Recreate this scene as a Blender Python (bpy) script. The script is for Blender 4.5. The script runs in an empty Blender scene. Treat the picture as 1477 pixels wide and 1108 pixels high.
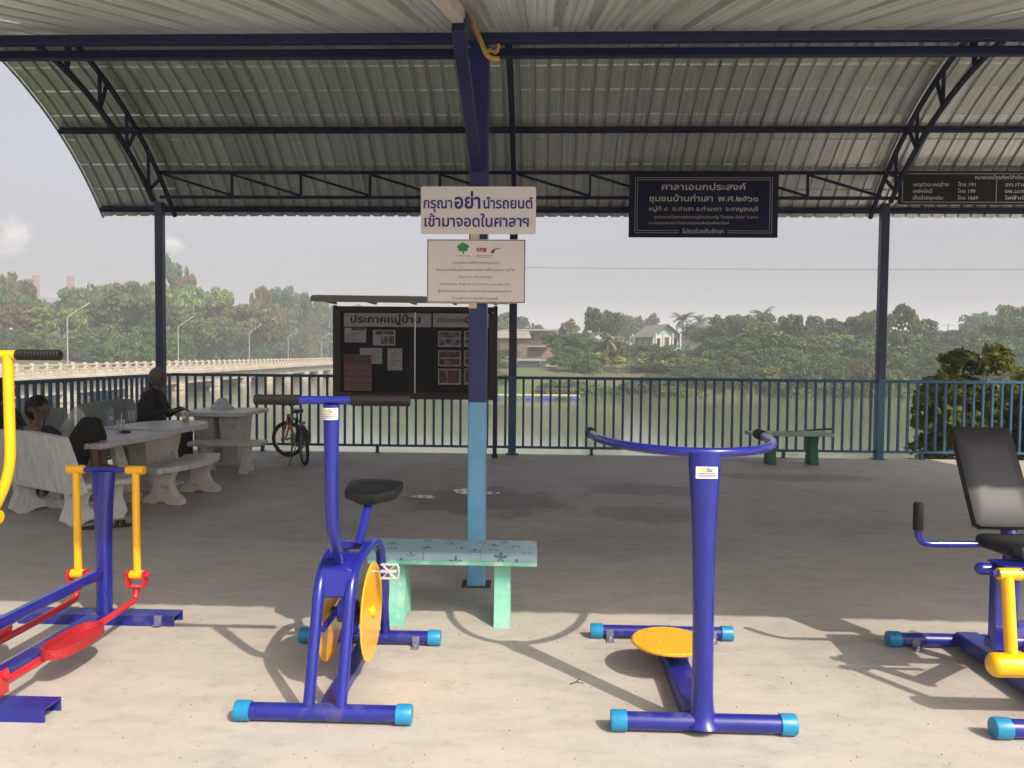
import bpy, math, random
import numpy as np
from mathutils import Matrix, Vector
R_ = math.radians
SC = bpy.context.scene
COL = SC.collection

# ------------------------------------------------------------------ camera
CAM_H, FPX, IW, IH = 1.45, 1109.0, 1477, 1108
_yaw, _pitch, _roll = R_(2.0), R_(2.2), R_(0.5)
_F = Vector((-math.sin(_yaw)*math.cos(_pitch), math.cos(_yaw)*math.cos(_pitch), -math.sin(_pitch)))
_R0 = Vector((math.cos(_yaw), math.sin(_yaw), 0)); _U0 = _R0.cross(_F)
_Rt = math.cos(_roll)*_R0 + math.sin(_roll)*_U0
_Up = -math.sin(_roll)*_R0 + math.cos(_roll)*_U0
cam_d = bpy.data.cameras.new('camera'); cam = bpy.data.objects.new('camera', cam_d); COL.objects.link(cam)
cam_d.sensor_width = 36; cam_d.lens = 36*FPX/IW; cam_d.clip_start = 0.05; cam_d.clip_end = 6000
m = Matrix.Identity(4)
for i in range(3):
    m[i][0], m[i][1], m[i][2] = _Rt[i], _Up[i], -_F[i]
m[2][3] = CAM_H
cam.matrix_world = m
SC.camera = cam

def ray(px, py): return _F + _Rt*((px-IW/2)/FPX) - _Up*((py-IH/2)/FPX)
def gz(px, py, z=0.0):                       # pixel -> point on the level z
    v = ray(px, py); t = (z-CAM_H)/v.z; return Vector((v.x*t, v.y*t, z))
def ay(px, py, Y):                           # pixel -> point at distance Y
    v = ray(px, py); t = Y/v.y; return Vector((v.x*t, Y, CAM_H+v.z*t))

# ------------------------------------------------------------------ sky, sun, exposure
SUN = Vector((0.70, -0.797, 1.0)).normalized()          # towards the sun
SUN_EL = math.asin(SUN.z); SUN_AZ = math.atan2(SUN.x, SUN.y)
world = bpy.data.worlds.new('World'); SC.world = world; world.use_nodes = True
wn = world.node_tree.nodes; wl = world.node_tree.links
for n in list(wn): wn.remove(n)
sky = wn.new('ShaderNodeTexSky'); sky.sky_type = 'NISHITA'; sky.sun_disc = False
sky.sun_elevation = SUN_EL; sky.sun_rotation = SUN_AZ
sky.air_density = 1.0; sky.dust_density = 8.5; sky.ozone_density = 1.0; sky.altitude = 0
hs = wn.new('ShaderNodeHueSaturation'); hs.inputs['Saturation'].default_value = 0.35
mx = wn.new('ShaderNodeMix'); mx.data_type = 'RGBA'; mx.inputs[0].default_value = 0.45
mx.inputs[7].default_value = (1.38, 1.38, 1.72, 1)          # even veil of high haze over the whole sky
bg = wn.new('ShaderNodeBackground'); bg.inputs['Strength'].default_value = 0.14
wo = wn.new('ShaderNodeOutputWorld')
wl.new(sky.outputs[0], hs.inputs['Color']); wl.new(hs.outputs[0], mx.inputs[6]); wl.new(mx.outputs[2], bg.inputs[0]); wl.new(bg.outputs[0], wo.inputs[0])
sun_d = bpy.data.lights.new('sun', 'SUN'); sun_d.energy = 2.5; sun_d.angle = R_(0.6); sun_d.color = (1.0, 0.90, 0.76)
sun = bpy.data.objects.new('sun', sun_d); COL.objects.link(sun); sun.location = (20, -22, 28)
sun.rotation_euler = SUN.to_track_quat('Z', 'Y').to_euler()
vs = SC.view_settings; vs.view_transform = 'Standard'; vs.look = 'None'; vs.gamma = 1.0; vs.use_curve_mapping = False
vs.exposure = 0.97
SC.cycles.use_denoising = True
SC.cycles.max_bounces = 7; SC.cycles.diffuse_bounces = 4; SC.cycles.glossy_bounces = 4
SC.cycles.transparent_max_bounces = 12; SC.cycles.volume_bounces = 1; SC.cycles.transmission_bounces = 6
SC.cycles.sample_clamp_indirect = 6.0; SC.cycles.caustics_reflective = False; SC.cycles.caustics_refractive = False

# ------------------------------------------------------------------ materials
def _mat(name):
    mt = bpy.data.materials.new(name); mt.use_nodes = True
    nt = mt.node_tree; b = nt.nodes['Principled BSDF']
    return mt, nt, b
def pm(name, c1, c2=None, scale=6.0, rough=0.5, metal=0.0, bump=0.0, bscale=40.0, detail=6.0, coat=0.0, rvar=0.0, stretch=None, lo=0.35, hi=0.65, spec=None, c3=None, s3=1.0, lo3=.55, hi3=.7):
    """principled surface: two tones mixed by noise, optional third tone in patches, optional fine relief"""
    mt, nt, b = _mat(name); N = nt.nodes; L = nt.links
    tc = N.new('ShaderNodeTexCoord'); src = tc.outputs['Object']
    if stretch:
        mp = N.new('ShaderNodeMapping'); mp.inputs['Scale'].default_value = stretch; L.new(src, mp.inputs[0]); src = mp.outputs[0]
    b.inputs['Roughness'].default_value = rough; b.inputs['Metallic'].default_value = metal
    if spec is not None: b.inputs['Specular IOR Level'].default_value = spec
    if coat: b.inputs['Coat Weight'].default_value = coat; b.inputs['Coat Roughness'].default_value = 0.06
    b.inputs['Base Color'].default_value = (*c1, 1)
    def noise(s, d=detail):
        n = N.new('ShaderNodeTexNoise'); n.inputs['Scale'].default_value = s; n.inputs['Detail'].default_value = d
        n.inputs['Roughness'].default_value = 0.6; L.new(src, n.inputs['Vector']); return n
    def ramp(n, a, z):
        r = N.new('ShaderNodeMapRange'); r.inputs['From Min'].default_value = a; r.inputs['From Max'].default_value = z
        L.new(n.outputs['Fac'], r.inputs['Value']); return r
    if c2:
        n = noise(scale); r = ramp(n, lo, hi)
        mxn = N.new('ShaderNodeMix'); mxn.data_type = 'RGBA'
        L.new(r.outputs[0], mxn.inputs[0]); mxn.inputs[6].default_value = (*c1, 1); mxn.inputs[7].default_value = (*c2, 1)
        out = mxn.outputs[2]
        if c3:
            r3 = ramp(noise(s3), lo3, hi3)
            m3 = N.new('ShaderNodeMix'); m3.data_type = 'RGBA'; L.new(r3.outputs[0], m3.inputs[0]); L.new(out, m3.inputs[6]); m3.inputs[7].default_value = (*c3, 1); out = m3.outputs[2]
        L.new(out, b.inputs['Base Color'])
        if rvar:
            rr = N.new('ShaderNodeMapRange'); rr.inputs['To Min'].default_value = rough-rvar; rr.inputs['To Max'].default_value = rough+rvar
            L.new(r.outputs[0], rr.inputs['Value']); L.new(rr.outputs[0], b.inputs['Roughness'])
    if bump:
        nb = noise(bscale, 4.0); bp = N.new('ShaderNodeBump'); bp.inputs['Strength'].default_value = bump; bp.inputs['Distance'].default_value = 0.01
        L.new(nb.outputs['Fac'], bp.inputs['Height']); L.new(bp.outputs[0], b.inputs['Normal'])
    return mt
def two_tone(name, low, high, zline, rough=0.35):
    """post painted in two colours, the paint line at a height above its foot"""
    mt, nt, b = _mat(name); N = nt.nodes; L = nt.links
    tc = N.new('ShaderNodeTexCoord'); sp = N.new('ShaderNodeSeparateXYZ'); L.new(tc.outputs['Object'], sp.inputs[0])
    nz = N.new('ShaderNodeTexNoise'); nz.inputs['Scale'].default_value = 25; L.new(tc.outputs['Object'], nz.inputs['Vector'])
    ad = N.new('ShaderNodeMath'); ad.operation = 'MULTIPLY_ADD'; ad.inputs[1].default_value = 0.006; L.new(nz.outputs['Fac'], ad.inputs[0]); L.new(sp.outputs['Z'], ad.inputs[2])
    gt = N.new('ShaderNodeMath'); gt.operation = 'GREATER_THAN'; gt.inputs[1].default_value = zline; L.new(ad.outputs[0], gt.inputs[0])
    mxn = N.new('ShaderNodeMix'); mxn.data_type = 'RGBA'; L.new(gt.outputs[0], mxn.inputs[0]); mxn.inputs[6].default_value = (*low, 1); mxn.inputs[7].default_value = (*high, 1)
    n2 = N.new('ShaderNodeTexNoise'); n2.inputs['Scale'].default_value = 9; n2.inputs['Detail'].default_value = 8; L.new(tc.outputs['Object'], n2.inputs['Vector'])
    r = N.new('ShaderNodeMapRange'); r.inputs['From Min'].default_value = .3; r.inputs['From Max'].default_value = .7; r.inputs['To Min'].default_value = .82; r.inputs['To Max'].default_value = 1.12; L.new(n2.outputs['Fac'], r.inputs['Value'])
    mu = N.new('ShaderNodeVectorMath'); mu.operation = 'SCALE'; L.new(mxn.outputs[2], mu.inputs[0]); L.new(r.outputs[0], mu.inputs['Scale'])
    L.new(mu.outputs[0], b.inputs['Base Color']); b.inputs['Roughness'].default_value = rough
    return mt
def leaf_mat(name, dark, light, odd=None, trans=0.18):
    """foliage: each leaf its own tone, some light passing through"""
    mt = bpy.data.materials.new(name); mt.use_nodes = True; nt = mt.node_tree; N = nt.nodes; L = nt.links
    N.remove(N['Principled BSDF']); out = N['Material Output']
    ge = N.new('ShaderNodeNewGeometry'); cr = N.new('ShaderNodeValToRGB'); e = cr.color_ramp.elements
    e[0].position = 0.0; e[0].color = (*dark, 1); e[1].position = 0.8; e[1].color = (*light, 1)
    if odd: x = e.new(0.95); x.color = (*odd, 1)
    tc = N.new('ShaderNodeTexCoord'); nz = N.new('ShaderNodeTexNoise'); nz.inputs['Scale'].default_value = 0.55; nz.inputs['Detail'].default_value = 2; L.new(tc.outputs['Object'], nz.inputs['Vector'])
    ma = N.new('ShaderNodeMath'); ma.operation = 'MULTIPLY_ADD'; ma.inputs[1].default_value = 0.5; L.new(ge.outputs['Random Per Island'], ma.inputs[0])
    sb = N.new('ShaderNodeMath'); sb.operation = 'MULTIPLY_ADD'; sb.inputs[1].default_value = 1.1; sb.inputs[2].default_value = -0.25; L.new(nz.outputs['Fac'], sb.inputs[0]); L.new(sb.outputs[0], ma.inputs[2])
    L.new(ma.outputs[0], cr.inputs[0])
    oi = N.new('ShaderNodeObjectInfo'); hv = N.new('ShaderNodeHueSaturation')
    r1 = N.new('ShaderNodeMapRange'); r1.inputs['To Min'].default_value = .475; r1.inputs['To Max'].default_value = .52; L.new(oi.outputs['Random'], r1.inputs['Value']); L.new(r1.outputs[0], hv.inputs['Hue'])
    r2 = N.new('ShaderNodeMapRange'); r2.inputs['To Min'].default_value = .8; r2.inputs['To Max'].default_value = 1.2; L.new(oi.outputs['Random'], r2.inputs['Value']); L.new(r2.outputs[0], hv.inputs['Value'])
    L.new(cr.outputs[0], hv.inputs['Color'])
    d = N.new('ShaderNodeBsdfPrincipled'); d.inputs['Roughness'].default_value = .55; d.inputs['Specular IOR Level'].default_value = .3
    t = N.new('ShaderNodeBsdfTranslucent'); ms = N.new('ShaderNodeMixShader'); ms.inputs[0].default_value = trans
    L.new(hv.outputs[0], d.inputs['Base Color']); L.new(hv.outputs[0], t.inputs[0]); L.new(d.outputs[0], ms.inputs[1]); L.new(t.outputs[0], ms.inputs[2]); L.new(ms.outputs[0], out.inputs[0])
    return mt
def clear_mat(name, tint, amount, rough=0.05):
    """thin clear plastic or glass: mostly see-through, glossy at a glance"""
    mt = bpy.data.materials.new(name); mt.use_nodes = True; nt = mt.node_tree; N = nt.nodes; L = nt.links
    b = N['Principled BSDF']; b.inputs['Base Color'].default_value = (*tint, 1); b.inputs['Roughness'].default_value = rough
    t = N.new('ShaderNodeBsdfTransparent'); lw = N.new('ShaderNodeLayerWeight'); lw.inputs['Blend'].default_value = .25
    ad = N.new('ShaderNodeMath'); ad.operation = 'ADD'; ad.use_clamp = True; ad.inputs[1].default_value = amount; L.new(lw.outputs['Fresnel'], ad.inputs[0])
    ms = N.new('ShaderNodeMixShader'); L.new(ad.outputs[0], ms.inputs[0]); L.new(t.outputs[0], ms.inputs[1]); L.new(b.outputs[0], ms.inputs[2]); L.new(ms.outputs[0], N['Material Output'].inputs[0])
    return mt

# ------------------------------------------------------------------ mesh helpers
class MB:
    def __init__(s, M=None): s.v = []; s.f = []; s.M = M
    def add(s, vs_, fs):
        o = len(s.v)
        for p in vs_:
            p = Vector(p); s.v.append(s.M @ p if s.M is not None else p)
        s.f += [tuple(i+o for i in f) for f in fs]; return s
    def box(s, c, size, rot=None, b=0.0):
        hx, hy, hz = (q/2 for q in size); c = Vector(c)
        T = (lambda p: c + (rot @ Vector(p))) if rot is not None else (lambda p: c + Vector(p))
        if b <= 0:
            P = [T((x*hx, y*hy, z*hz)) for x in (-1, 1) for y in (-1, 1) for z in (-1, 1)]
            return s.add(P, [(0,1,3,2), (4,6,7,5), (0,4,5,1), (2,3,7,6), (0,2,6,4), (1,5,7,3)])
        P = []; idx = {}
        for x in (-1, 1):
            for y in (-1, 1):
                for z in (-1, 1):
                    for a in range(3):
                        q = [x*(hx-b), y*(hy-b), z*(hz-b)]; q[a] = (x*hx, y*hy, z*hz)[a]
                        idx[(x, y, z, a)] = len(P); P.append(T(q))
        F = []
        for a in range(3):
            o = [(1, 2), (2, 0), (0, 1)][a]
            for sg in (-1, 1):
                k = []
                for u, w in ((-1, -1), (1, -1), (1, 1), (-1, 1)):
                    c3 = [0, 0, 0]; c3[a] = sg; c3[o[0]] = u; c3[o[1]] = w; k.append(idx[(*c3, a)])
                F.append(tuple(k) if sg > 0 else tuple(k[::-1]))
        for a in range(3):                                  # edges along axis a
            p, q = [(1, 2), (2, 0), (0, 1)][a]
            for u in (-1, 1):
                for w in (-1, 1):
                    c1 = [0]*3; c2 = [0]*3; c1[a] = -1; c2[a] = 1
                    for cc in (c1, c2): cc[p] = u; cc[q] = w
                    k = [idx[(*c1, p)], idx[(*c2, p)], idx[(*c2, q)], idx[(*c1, q)]]
                    F.append(tuple(k) if u*w > 0 else tuple(k[::-1]))
        for x in (-1, 1):
            for y in (-1, 1):
                for z in (-1, 1):
                    k = [idx[(x, y, z, a)] for a in range(3)]
                    F.append(tuple(k) if x*y*z > 0 else tuple(k[::-1]))
        return s.add(P, F)
    def bar(s, a, b, w, h=None, up=(0, 0, 1), bev=0.0):      # rectangular bar from a to b
        a = Vector(a); b = Vector(b); d = b-a; L = d.length; d.normalize(); up = Vector(up)
        x = up.cross(d)
        if x.length < 1e-4: x = Vector((1, 0, 0)).cross(d)
        x.normalize(); z = d.cross(x)
        rot = Matrix((x, d, z)).transposed()
        return s.box((a+b)/2, (w, L, h or w), rot, bev)
    def tube(s, pts, r, seg=12, caps=True, closed=False, sx=1.0, side=None):
        P = [Vector(p) for p in pts]; n = len(P)
        rr = r if isinstance(r, (list, tuple)) else [r]*n
        sxx = sx if isinstance(sx, (list, tuple)) else [sx]*n
        tang = []
        for i in range(n):
            if closed: t = P[(i+1) % n]-P[i-1]
            else: t = P[min(i+1, n-1)]-P[max(i-1, 0)]
            tang.append(t.normalized())
        u = Vector(side) if side is not None else tang[0].orthogonal()
        u = (u - tang[0]*u.dot(tang[0])).normalized()
        V = []
        for i in range(n):
            u = (u - tang[i]*u.dot(tang[i])).normalized(); w = tang[i].cross(u)
            for k in range(seg):
                a = 2*math.pi*k/seg; V.append(P[i]+(u*math.cos(a)*sxx[i]+w*math.sin(a))*rr[i])
        F = []
        for i in range(n if closed else n-1):
            j = (i+1) % n
            for k in range(seg):
                F.append((i*seg+k, i*seg+(k+1) % seg, j*seg+(k+1) % seg, j*seg+k))
        if caps and not closed:
            F.append(tuple(range(seg))[::-1]); F.append(tuple((n-1)*seg+k for k in range(seg)))
        return s.add(V, F)
    def lathe(s, prof, c=(0, 0, 0), seg=20, axis='Z', caps=True):
        c = Vector(c); V = []; n = len(prof)
        for r, z in prof:
            for k in range(seg):
                a = 2*math.pi*k/seg; x, y = r*math.cos(a), r*math.sin(a)
                V.append(c+(Vector((x, y, z)) if axis == 'Z' else Vector((z, x, y)) if axis == 'X' else Vector((y, z, x))))
        F = [(i*seg+k, i*seg+(k+1) % seg, (i+1)*seg+(k+1) % seg, (i+1)*seg+k) for i in range(n-1) for k in range(seg)]
        if caps: F.append(tuple(range(seg))[::-1]); F.append(tuple((n-1)*seg+k for k in range(seg)))
        return s.add(V, F)
    def prism(s, poly, a, b, fr):                            # 2D outline pushed from depth a to b; fr maps (u,v,depth) to a point
        n = len(poly)
        V = [fr(u, w, a) for u, w in poly]+[fr(u, w, b) for u, w in poly]
        F = [tuple(range(n))[::-1], tuple(range(n, 2*n))]+[(i, (i+1) % n, n+(i+1) % n, n+i) for i in range(n)]
        return s.add(V, F)
    def ring(s, outer, inner, a, b, fr):                     # outline with a hole (same number of points)
        n = len(outer)
        V = [fr(u, w, d) for d in (a, b) for lst in (outer, inner) for u, w in lst]
        F = []
        for i in range(n):
            j = (i+1) % n
            F += [(i, n+i, n+j, j), (2*n+i, 2*n+j, 3*n+j, 3*n+i), (i, j, 2*n+j, 2*n+i), (n+i, 3*n+i, 3*n+j, n+j)]
        return s.add(V, F)
    def ball(s, c, r, seg=14, rings=9):
        c = Vector(c); r = r if isinstance(r, (tuple, list)) else (r, r, r); V = [c+Vector((0, 0, r[2]))]
        for i in range(1, rings):
            t = math.pi*i/rings
            for k in range(seg):
                a = 2*math.pi*k/seg; V.append(c+Vector((r[0]*math.sin(t)*math.cos(a), r[1]*math.sin(t)*math.sin(a), r[2]*math.cos(t))))
        V.append(c-Vector((0, 0, r[2]))); e = len(V)-1
        F = [(0, 1+k, 1+(k+1) % seg) for k in range(seg)]
        for i in range(rings-2):
            F += [(1+i*seg+k, 1+(i+1)*seg+k, 1+(i+1)*seg+(k+1) % seg, 1+i*seg+(k+1) % seg) for k in range(seg)]
        F += [(e, 1+(rings-2)*seg+(k+1) % seg, 1+(rings-2)*seg+k) for k in range(seg)]
        return s.add(V, F)
    def mesh(s, name, mt=None, smooth=True, angle=35):
        me = bpy.data.meshes.new(name); me.from_pydata([tuple(p) for p in s.v], [], s.f); me.update()
        if smooth:
            me.polygons.foreach_set('use_smooth', [True]*len(me.polygons)); me.set_sharp_from_angle(angle=R_(angle))
        if mt: me.materials.append(mt)
        return me
    def build(s, name, mt, parent=None, loc=None, smooth=True, angle=35):
        return put(name, s.mesh(name, mt, smooth, angle), parent, loc)
def put(name, me, parent=None, loc=None, rz=0.0):
    o = bpy.data.objects.new(name, me); COL.objects.link(o)
    if loc is not None: o.location = loc
    if rz: o.rotation_euler.z = rz
    if parent is not None: o.parent = parent
    return o
def tag(o, label=None, cat=None, group=None, kind=None):
    if label: o['label'] = label
    if cat: o['category'] = cat
    if group: o['group'] = group
    if kind: o['kind'] = kind
    return o
def thing(name, label, cat, loc=(0, 0, 0), rz=0.0, group=None):
    return tag(put(name, None, None, loc, rz), label, cat, group)
def fillet(pts, rad, n=6):
    P = [Vector(p) for p in pts]; out = [P[0]]
    for i in range(1, len(P)-1):
        a = (P[i-1]-P[i]); b = (P[i+1]-P[i]); r = min(rad, a.length*.49, b.length*.49)
        a = P[i]+a.normalized()*r; b = P[i]+b.normalized()*r
        for k in range(n+1):
            t = k/n; out.append(a*(1-t)**2+P[i]*2*t*(1-t)+b*t*t)
    out.append(P[-1]); return out
def copy_tree(o, parent=None):
    c = o.copy(); COL.objects.link(c); c.parent = parent
    for ch in list(o.children): copy_tree(ch, c)
    return c
def front(p):                                               # (u right, v up, depth towards the viewer) on a face that looks to -Y
    p = Vector(p); return lambda u, w, d: p+Vector((u, -d, w))
def text(s, width, height, pos, mt, parent, bold=0.0, name='lettering', ylift=0.0015, align='C'):
    cu = bpy.data.curves.new('t', 'FONT'); cu.body = s; cu.size = 1.0; cu.offset = bold; cu.resolution_u = 3; cu.fill_mode = 'FRONT'
    ob = bpy.data.objects.new('t', cu); COL.objects.link(ob)
    dg = bpy.context.evaluated_depsgraph_get(); me = bpy.data.meshes.new_from_object(ob.evaluated_get(dg))
    bpy.data.objects.remove(ob); bpy.data.curves.remove(cu)
    n = len(me.vertices); co = np.empty(n*3, np.float32); me.vertices.foreach_get('co', co); co = co.reshape(-1, 3)
    if n == 0: return None
    x0, x1 = co[:, 0].min(), co[:, 0].max()
    k = width/(x1-x0); q = np.zeros_like(co)
    q[:, 0] = (co[:, 0]-(x0+x1)/2)*k if align == 'C' else (co[:, 0]-x0)*k
    q[:, 2] = co[:, 1]*height/0.72; q[:, 1] = -ylift
    q += np.array(pos, np.float32); me.vertices.foreach_set('co', q.ravel()); me.update(); me.name = name
    me.materials.clear(); me.materials.append(mt)
    return put(name, me, parent)
# ------------------------------------------------------------------ palette
NAVY = pm('navy paint', (.010, .015, .065), (.013, .019, .08), 8, .38, spec=.3)
PURL = pm('blue-black steel paint', (.005, .008, .044), (.009, .012, .050), 8, .5, spec=.2)
BLUE = pm('gloss royal blue paint', (.009, .013, .195), (.011, .016, .235), 14, .25, coat=.3, bump=.02, bscale=60)
BLUED = pm('royal blue paint, scuffed and dusty', (.009, .013, .18), (.012, .017, .22), 14, .36, coat=.1, c3=(.11, .10, .17), s3=9, lo3=.52, hi3=.82)
YEL = pm('gloss yellow paint', (.84, .43, .001), (.88, .46, .002), 10, .28, coat=.35)
RED = pm('gloss red paint', (.48, .014, .022), (.56, .02, .028), 14, .3, coat=.3, bump=.04, bscale=160)
CYAN = pm('cyan plastic cap', (.009, .20, .38), (.012, .23, .43), 20, .38)
GRIP = pm('ribbed black rubber grip', (.007, .006, .006), (.013, .010, .009), 30, .6, bump=.06, bscale=180, spec=.25)
BLACKV = pm('black vinyl', (.005, .005, .006), (.008, .008, .009), 18, .42, spec=.35, bump=.10, bscale=350)
STEEL = pm('bright steel', (.6, .6, .6), None, rough=.3, metal=1.0)
FENCE = pm('teal blue railing paint', (.012, .070, .145), (.016, .085, .17), 7, .42, bump=.05)
WHITE = pm('white board', (.78, .75, .75), (.82, .79, .79), 4, .5)

# ------------------------------------------------------------------ ground, river, far bank
def slab_mat():
    mt, nt, b = _mat('power-floated concrete'); N = nt.nodes; L = nt.links
    tc = N.new('ShaderNodeTexCoord'); src = tc.outputs['Object']
    def noise(s, d=8, rough=.62, st=None):
        n = N.new('ShaderNodeTexNoise'); n.inputs['Scale'].default_value = s; n.inputs['Detail'].default_value = d; n.inputs['Roughness'].default_value = rough
        if st:
            mp = N.new('ShaderNodeMapping'); mp.inputs['Scale'].default_value = st; L.new(src, mp.inputs[0]); L.new(mp.outputs[0], n.inputs['Vector'])
        else: L.new(src, n.inputs['Vector'])
        return n.outputs['Fac']
    def rng(v, a, z, p=0, q=1):
        r = N.new('ShaderNodeMapRange'); r.inputs[1].default_value = a; r.inputs[2].default_value = z; r.inputs[3].default_value = p; r.inputs[4].default_value = q; L.new(v, r.inputs[0]); return r.outputs[0]
    def mixc(f, a, c):
        m_ = N.new('ShaderNodeMix'); m_.data_type = 'RGBA'; L.new(f, m_.inputs[0])
        if isinstance(a, tuple): m_.inputs[6].default_value = (*a, 1)
        else: L.new(a, m_.inputs[6])
        m_.inputs[7].default_value = (*c, 1); return m_.outputs[2]
    c = mixc(rng(noise(0.9), .35, .68), (.475, .43, .378), (.415, .375, .328))
    c = mixc(rng(noise(3.3, st=(1, 2.2, 1)), .46, .70, 0, .7), c, (.33, .30, .262))       # trowel sweeps
    c = mixc(rng(noise(14, 10, .7), .54, .76, 0, .55), c, (.22, .19, .16))                    # scuffs
    c = mixc(rng(noise(1.7, 8, .6), .56, .66, 0, .28), c, (.49, .455, .41))                   # pale dust
    c = mixc(rng(noise(75, 6, .75), .60, .72, 0, .55), c, (.16, .14, .12))                   # pits and grit
    c = mixc(rng(noise(42, 8, .8), .58, .75, 0, .45), c, (.50, .46, .41))
    # damp, trodden patches: stains with a shape of their own in the middle of the floor
    sp = N.new('ShaderNodeSeparateXYZ'); L.new(src, sp.inputs[0])
    def blot(cx, cy, rx, ry, amt):
        dx = N.new('ShaderNodeMath'); dx.operation = 'MULTIPLY_ADD'; L.new(sp.outputs[0], dx.inputs[0]); dx.inputs[1].default_value = 1/rx; dx.inputs[2].default_value = -cx/rx
        dy = N.new('ShaderNodeMath'); dy.operation = 'MULTIPLY_ADD'; L.new(sp.outputs[1], dy.inputs[0]); dy.inputs[1].default_value = 1/ry; dy.inputs[2].default_value = -cy/ry
        cb = N.new('ShaderNodeCombineXYZ'); L.new(dx.outputs[0], cb.inputs[0]); L.new(dy.outputs[0], cb.inputs[1])
        ln = N.new('ShaderNodeVectorMath'); ln.operation = 'LENGTH'; L.new(cb.outputs[0], ln.inputs[0])
        ad = N.new('ShaderNodeMath'); ad.operation = 'MULTIPLY_ADD'; L.new(noise(2.6, 7), ad.inputs[0]); ad.inputs[1].default_value = 2.2; L.new(ln.outputs['Value'], ad.inputs[2])
        return rng(ad.outputs[0], 1.75, 2.15, amt, 0)
    for cx, cy, rx, ry, amt in ((-.55, 7.6, 1.0, .8, .6), (1.2, 8.3, .75, .45, .62), (1.0, 7.1, .6, .5, .5), (3.1, 9.3, 1.0, .35, .5), (.6, 5.9, 1.2, .5, .25), (-2.0, 6.2, .7, .5, .22), (2.6, 6.6, .9, .4, .22)):
        c = mixc(blot(cx, cy, rx, ry, amt), c, (.15, .13, .115))
    L.new(c, b.inputs['Base Color'])
    L.new(rng(noise(1.3), .3, .7, .5, .78), b.inputs['Roughness'])
    bp = N.new('ShaderNodeBump'); bp.inputs['Strength'].default_value = .25; bp.inputs['Distance'].default_value = .006
    ad = N.new('ShaderNodeMath'); ad.operation = 'ADD'; L.new(noise(26, 8, .7), ad.inputs[0]); L.new(noise(2.2, 4), ad.inputs[1]); L.new(ad.outputs[0], bp.inputs['Height']); L.new(bp.outputs[0], b.inputs['Normal'])
    return mt
SLAB = slab_mat()
WATER_Z = -3.0
slab = MB().box((4.2, -4.35, -.15), (19.4, 31.1, .3), b=.012).build('concrete_terrace', SLAB); tag(slab, kind='structure')
WALLC = pm('river wall concrete', (.26, .25, .22), (.18, .18, .15), 2, .85, bump=.3, bscale=12)
rw = MB().box((4.2, 10.93, -2.4), (19.2, .4, 4.18)).box((-5.28, -2.3, -2.4), (.4, 26.0, 4.18)).build('river_wall', WALLC); tag(rw, kind='structure')
# far bank: one sheet that starts under the water, climbs the bank and reaches the horizon
EARTH = pm('bank earth and dry grass', (.115, .085, .045), (.055, .075, .025), .35, .95, bump=.5, bscale=3, c3=(.06, .09, .03), s3=.08, lo3=.42, hi3=.6)
def bank_line(x):                                            # y of the waterline on the far side
    if x > 0: return 84+.02*x+1.2*math.sin(x*.21)
    return 84+.045*x*x+1.0*math.sin(x*.3)
def bank_z(x, y):
    d = y-bank_line(max(x, -54))
    if x < -53: d = max(d, (-x-53)*.9)
    n = .35*math.sin(x*.33+1)*math.cos(y*.21)
    if d < 0: return WATER_Z-1.2
    return WATER_Z-1.2+min(1, d/3.5)*2.6+min(1, max(0, d-3.5)/16)*2.4+n*min(1, d/6)
xs = [-900, -500, -260, -160, -120]+[-100+2.5*i for i in range(81)]+[110, 130, 160, 260, 500, 900]
ys = [20+3*i for i in range(20)]+[79+1.2*i for i in range(26)]+[112+4*i for i in range(30)]+[240, 280, 340, 450, 640, 900]
V = [(x, y, bank_z(x, y)) for y in ys for x in xs]; nx = len(xs)
F = [(j*nx+i, j*nx+i+1, (j+1)*nx+i+1, (j+1)*nx+i) for j in range(len(ys)-1) for i in range(nx-1)]
o = MB().add(V, F).build('far_bank', EARTH, angle=80); tag(o, kind='structure')
# land behind the viewer and to the right of the terrace
GR = pm('ground paled for bounce', (.40, .35, .29), (.33, .29, .23), .6, .95, bump=.4, bscale=4)  # mostly unseen ground, its colour paled to bounce light under the roof
o = MB().box((0, -170, -.9), (900, 300, 1.4)).build('ground', GR); tag(o, kind='structure')
V = []; 
for i in range(40):
    y = -20+.85*i
    for j, (dx, dz) in enumerate(((13.85, -.25), (20, -.3), (40, -.3), (120, -.4))):
        V.append((dx, y, dz if y < 10.5 else max(-4.0, dz-(y-10.5)*1.1)))
o = MB().add(V, [(i*4+j, i*4+j+1, i*4+j+5, i*4+j+4) for i in range(39) for j in range(3)]).build('near_bank', GR); tag(o, kind='structure')
V = []; n2 = 30
for i in range(n2):                                          # foot of the river wall at the right, where the shrub roots
    x = 3.2+.4*i
    for y, z in ((11.1, -1.1), (12.2, -1.35), (13.6, -2.2), (15.4, -4.0)): V.append((x, y+.2*math.sin(x*2.1), z-1.2*max(0, 4.6-x)))
o = MB().add(V, [(i*4+j, i*4+j+1, i*4+j+5, i*4+j+4) for i in range(n2-1) for j in range(3)]).build('shore_earth', GR); tag(o, kind='structure')
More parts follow.
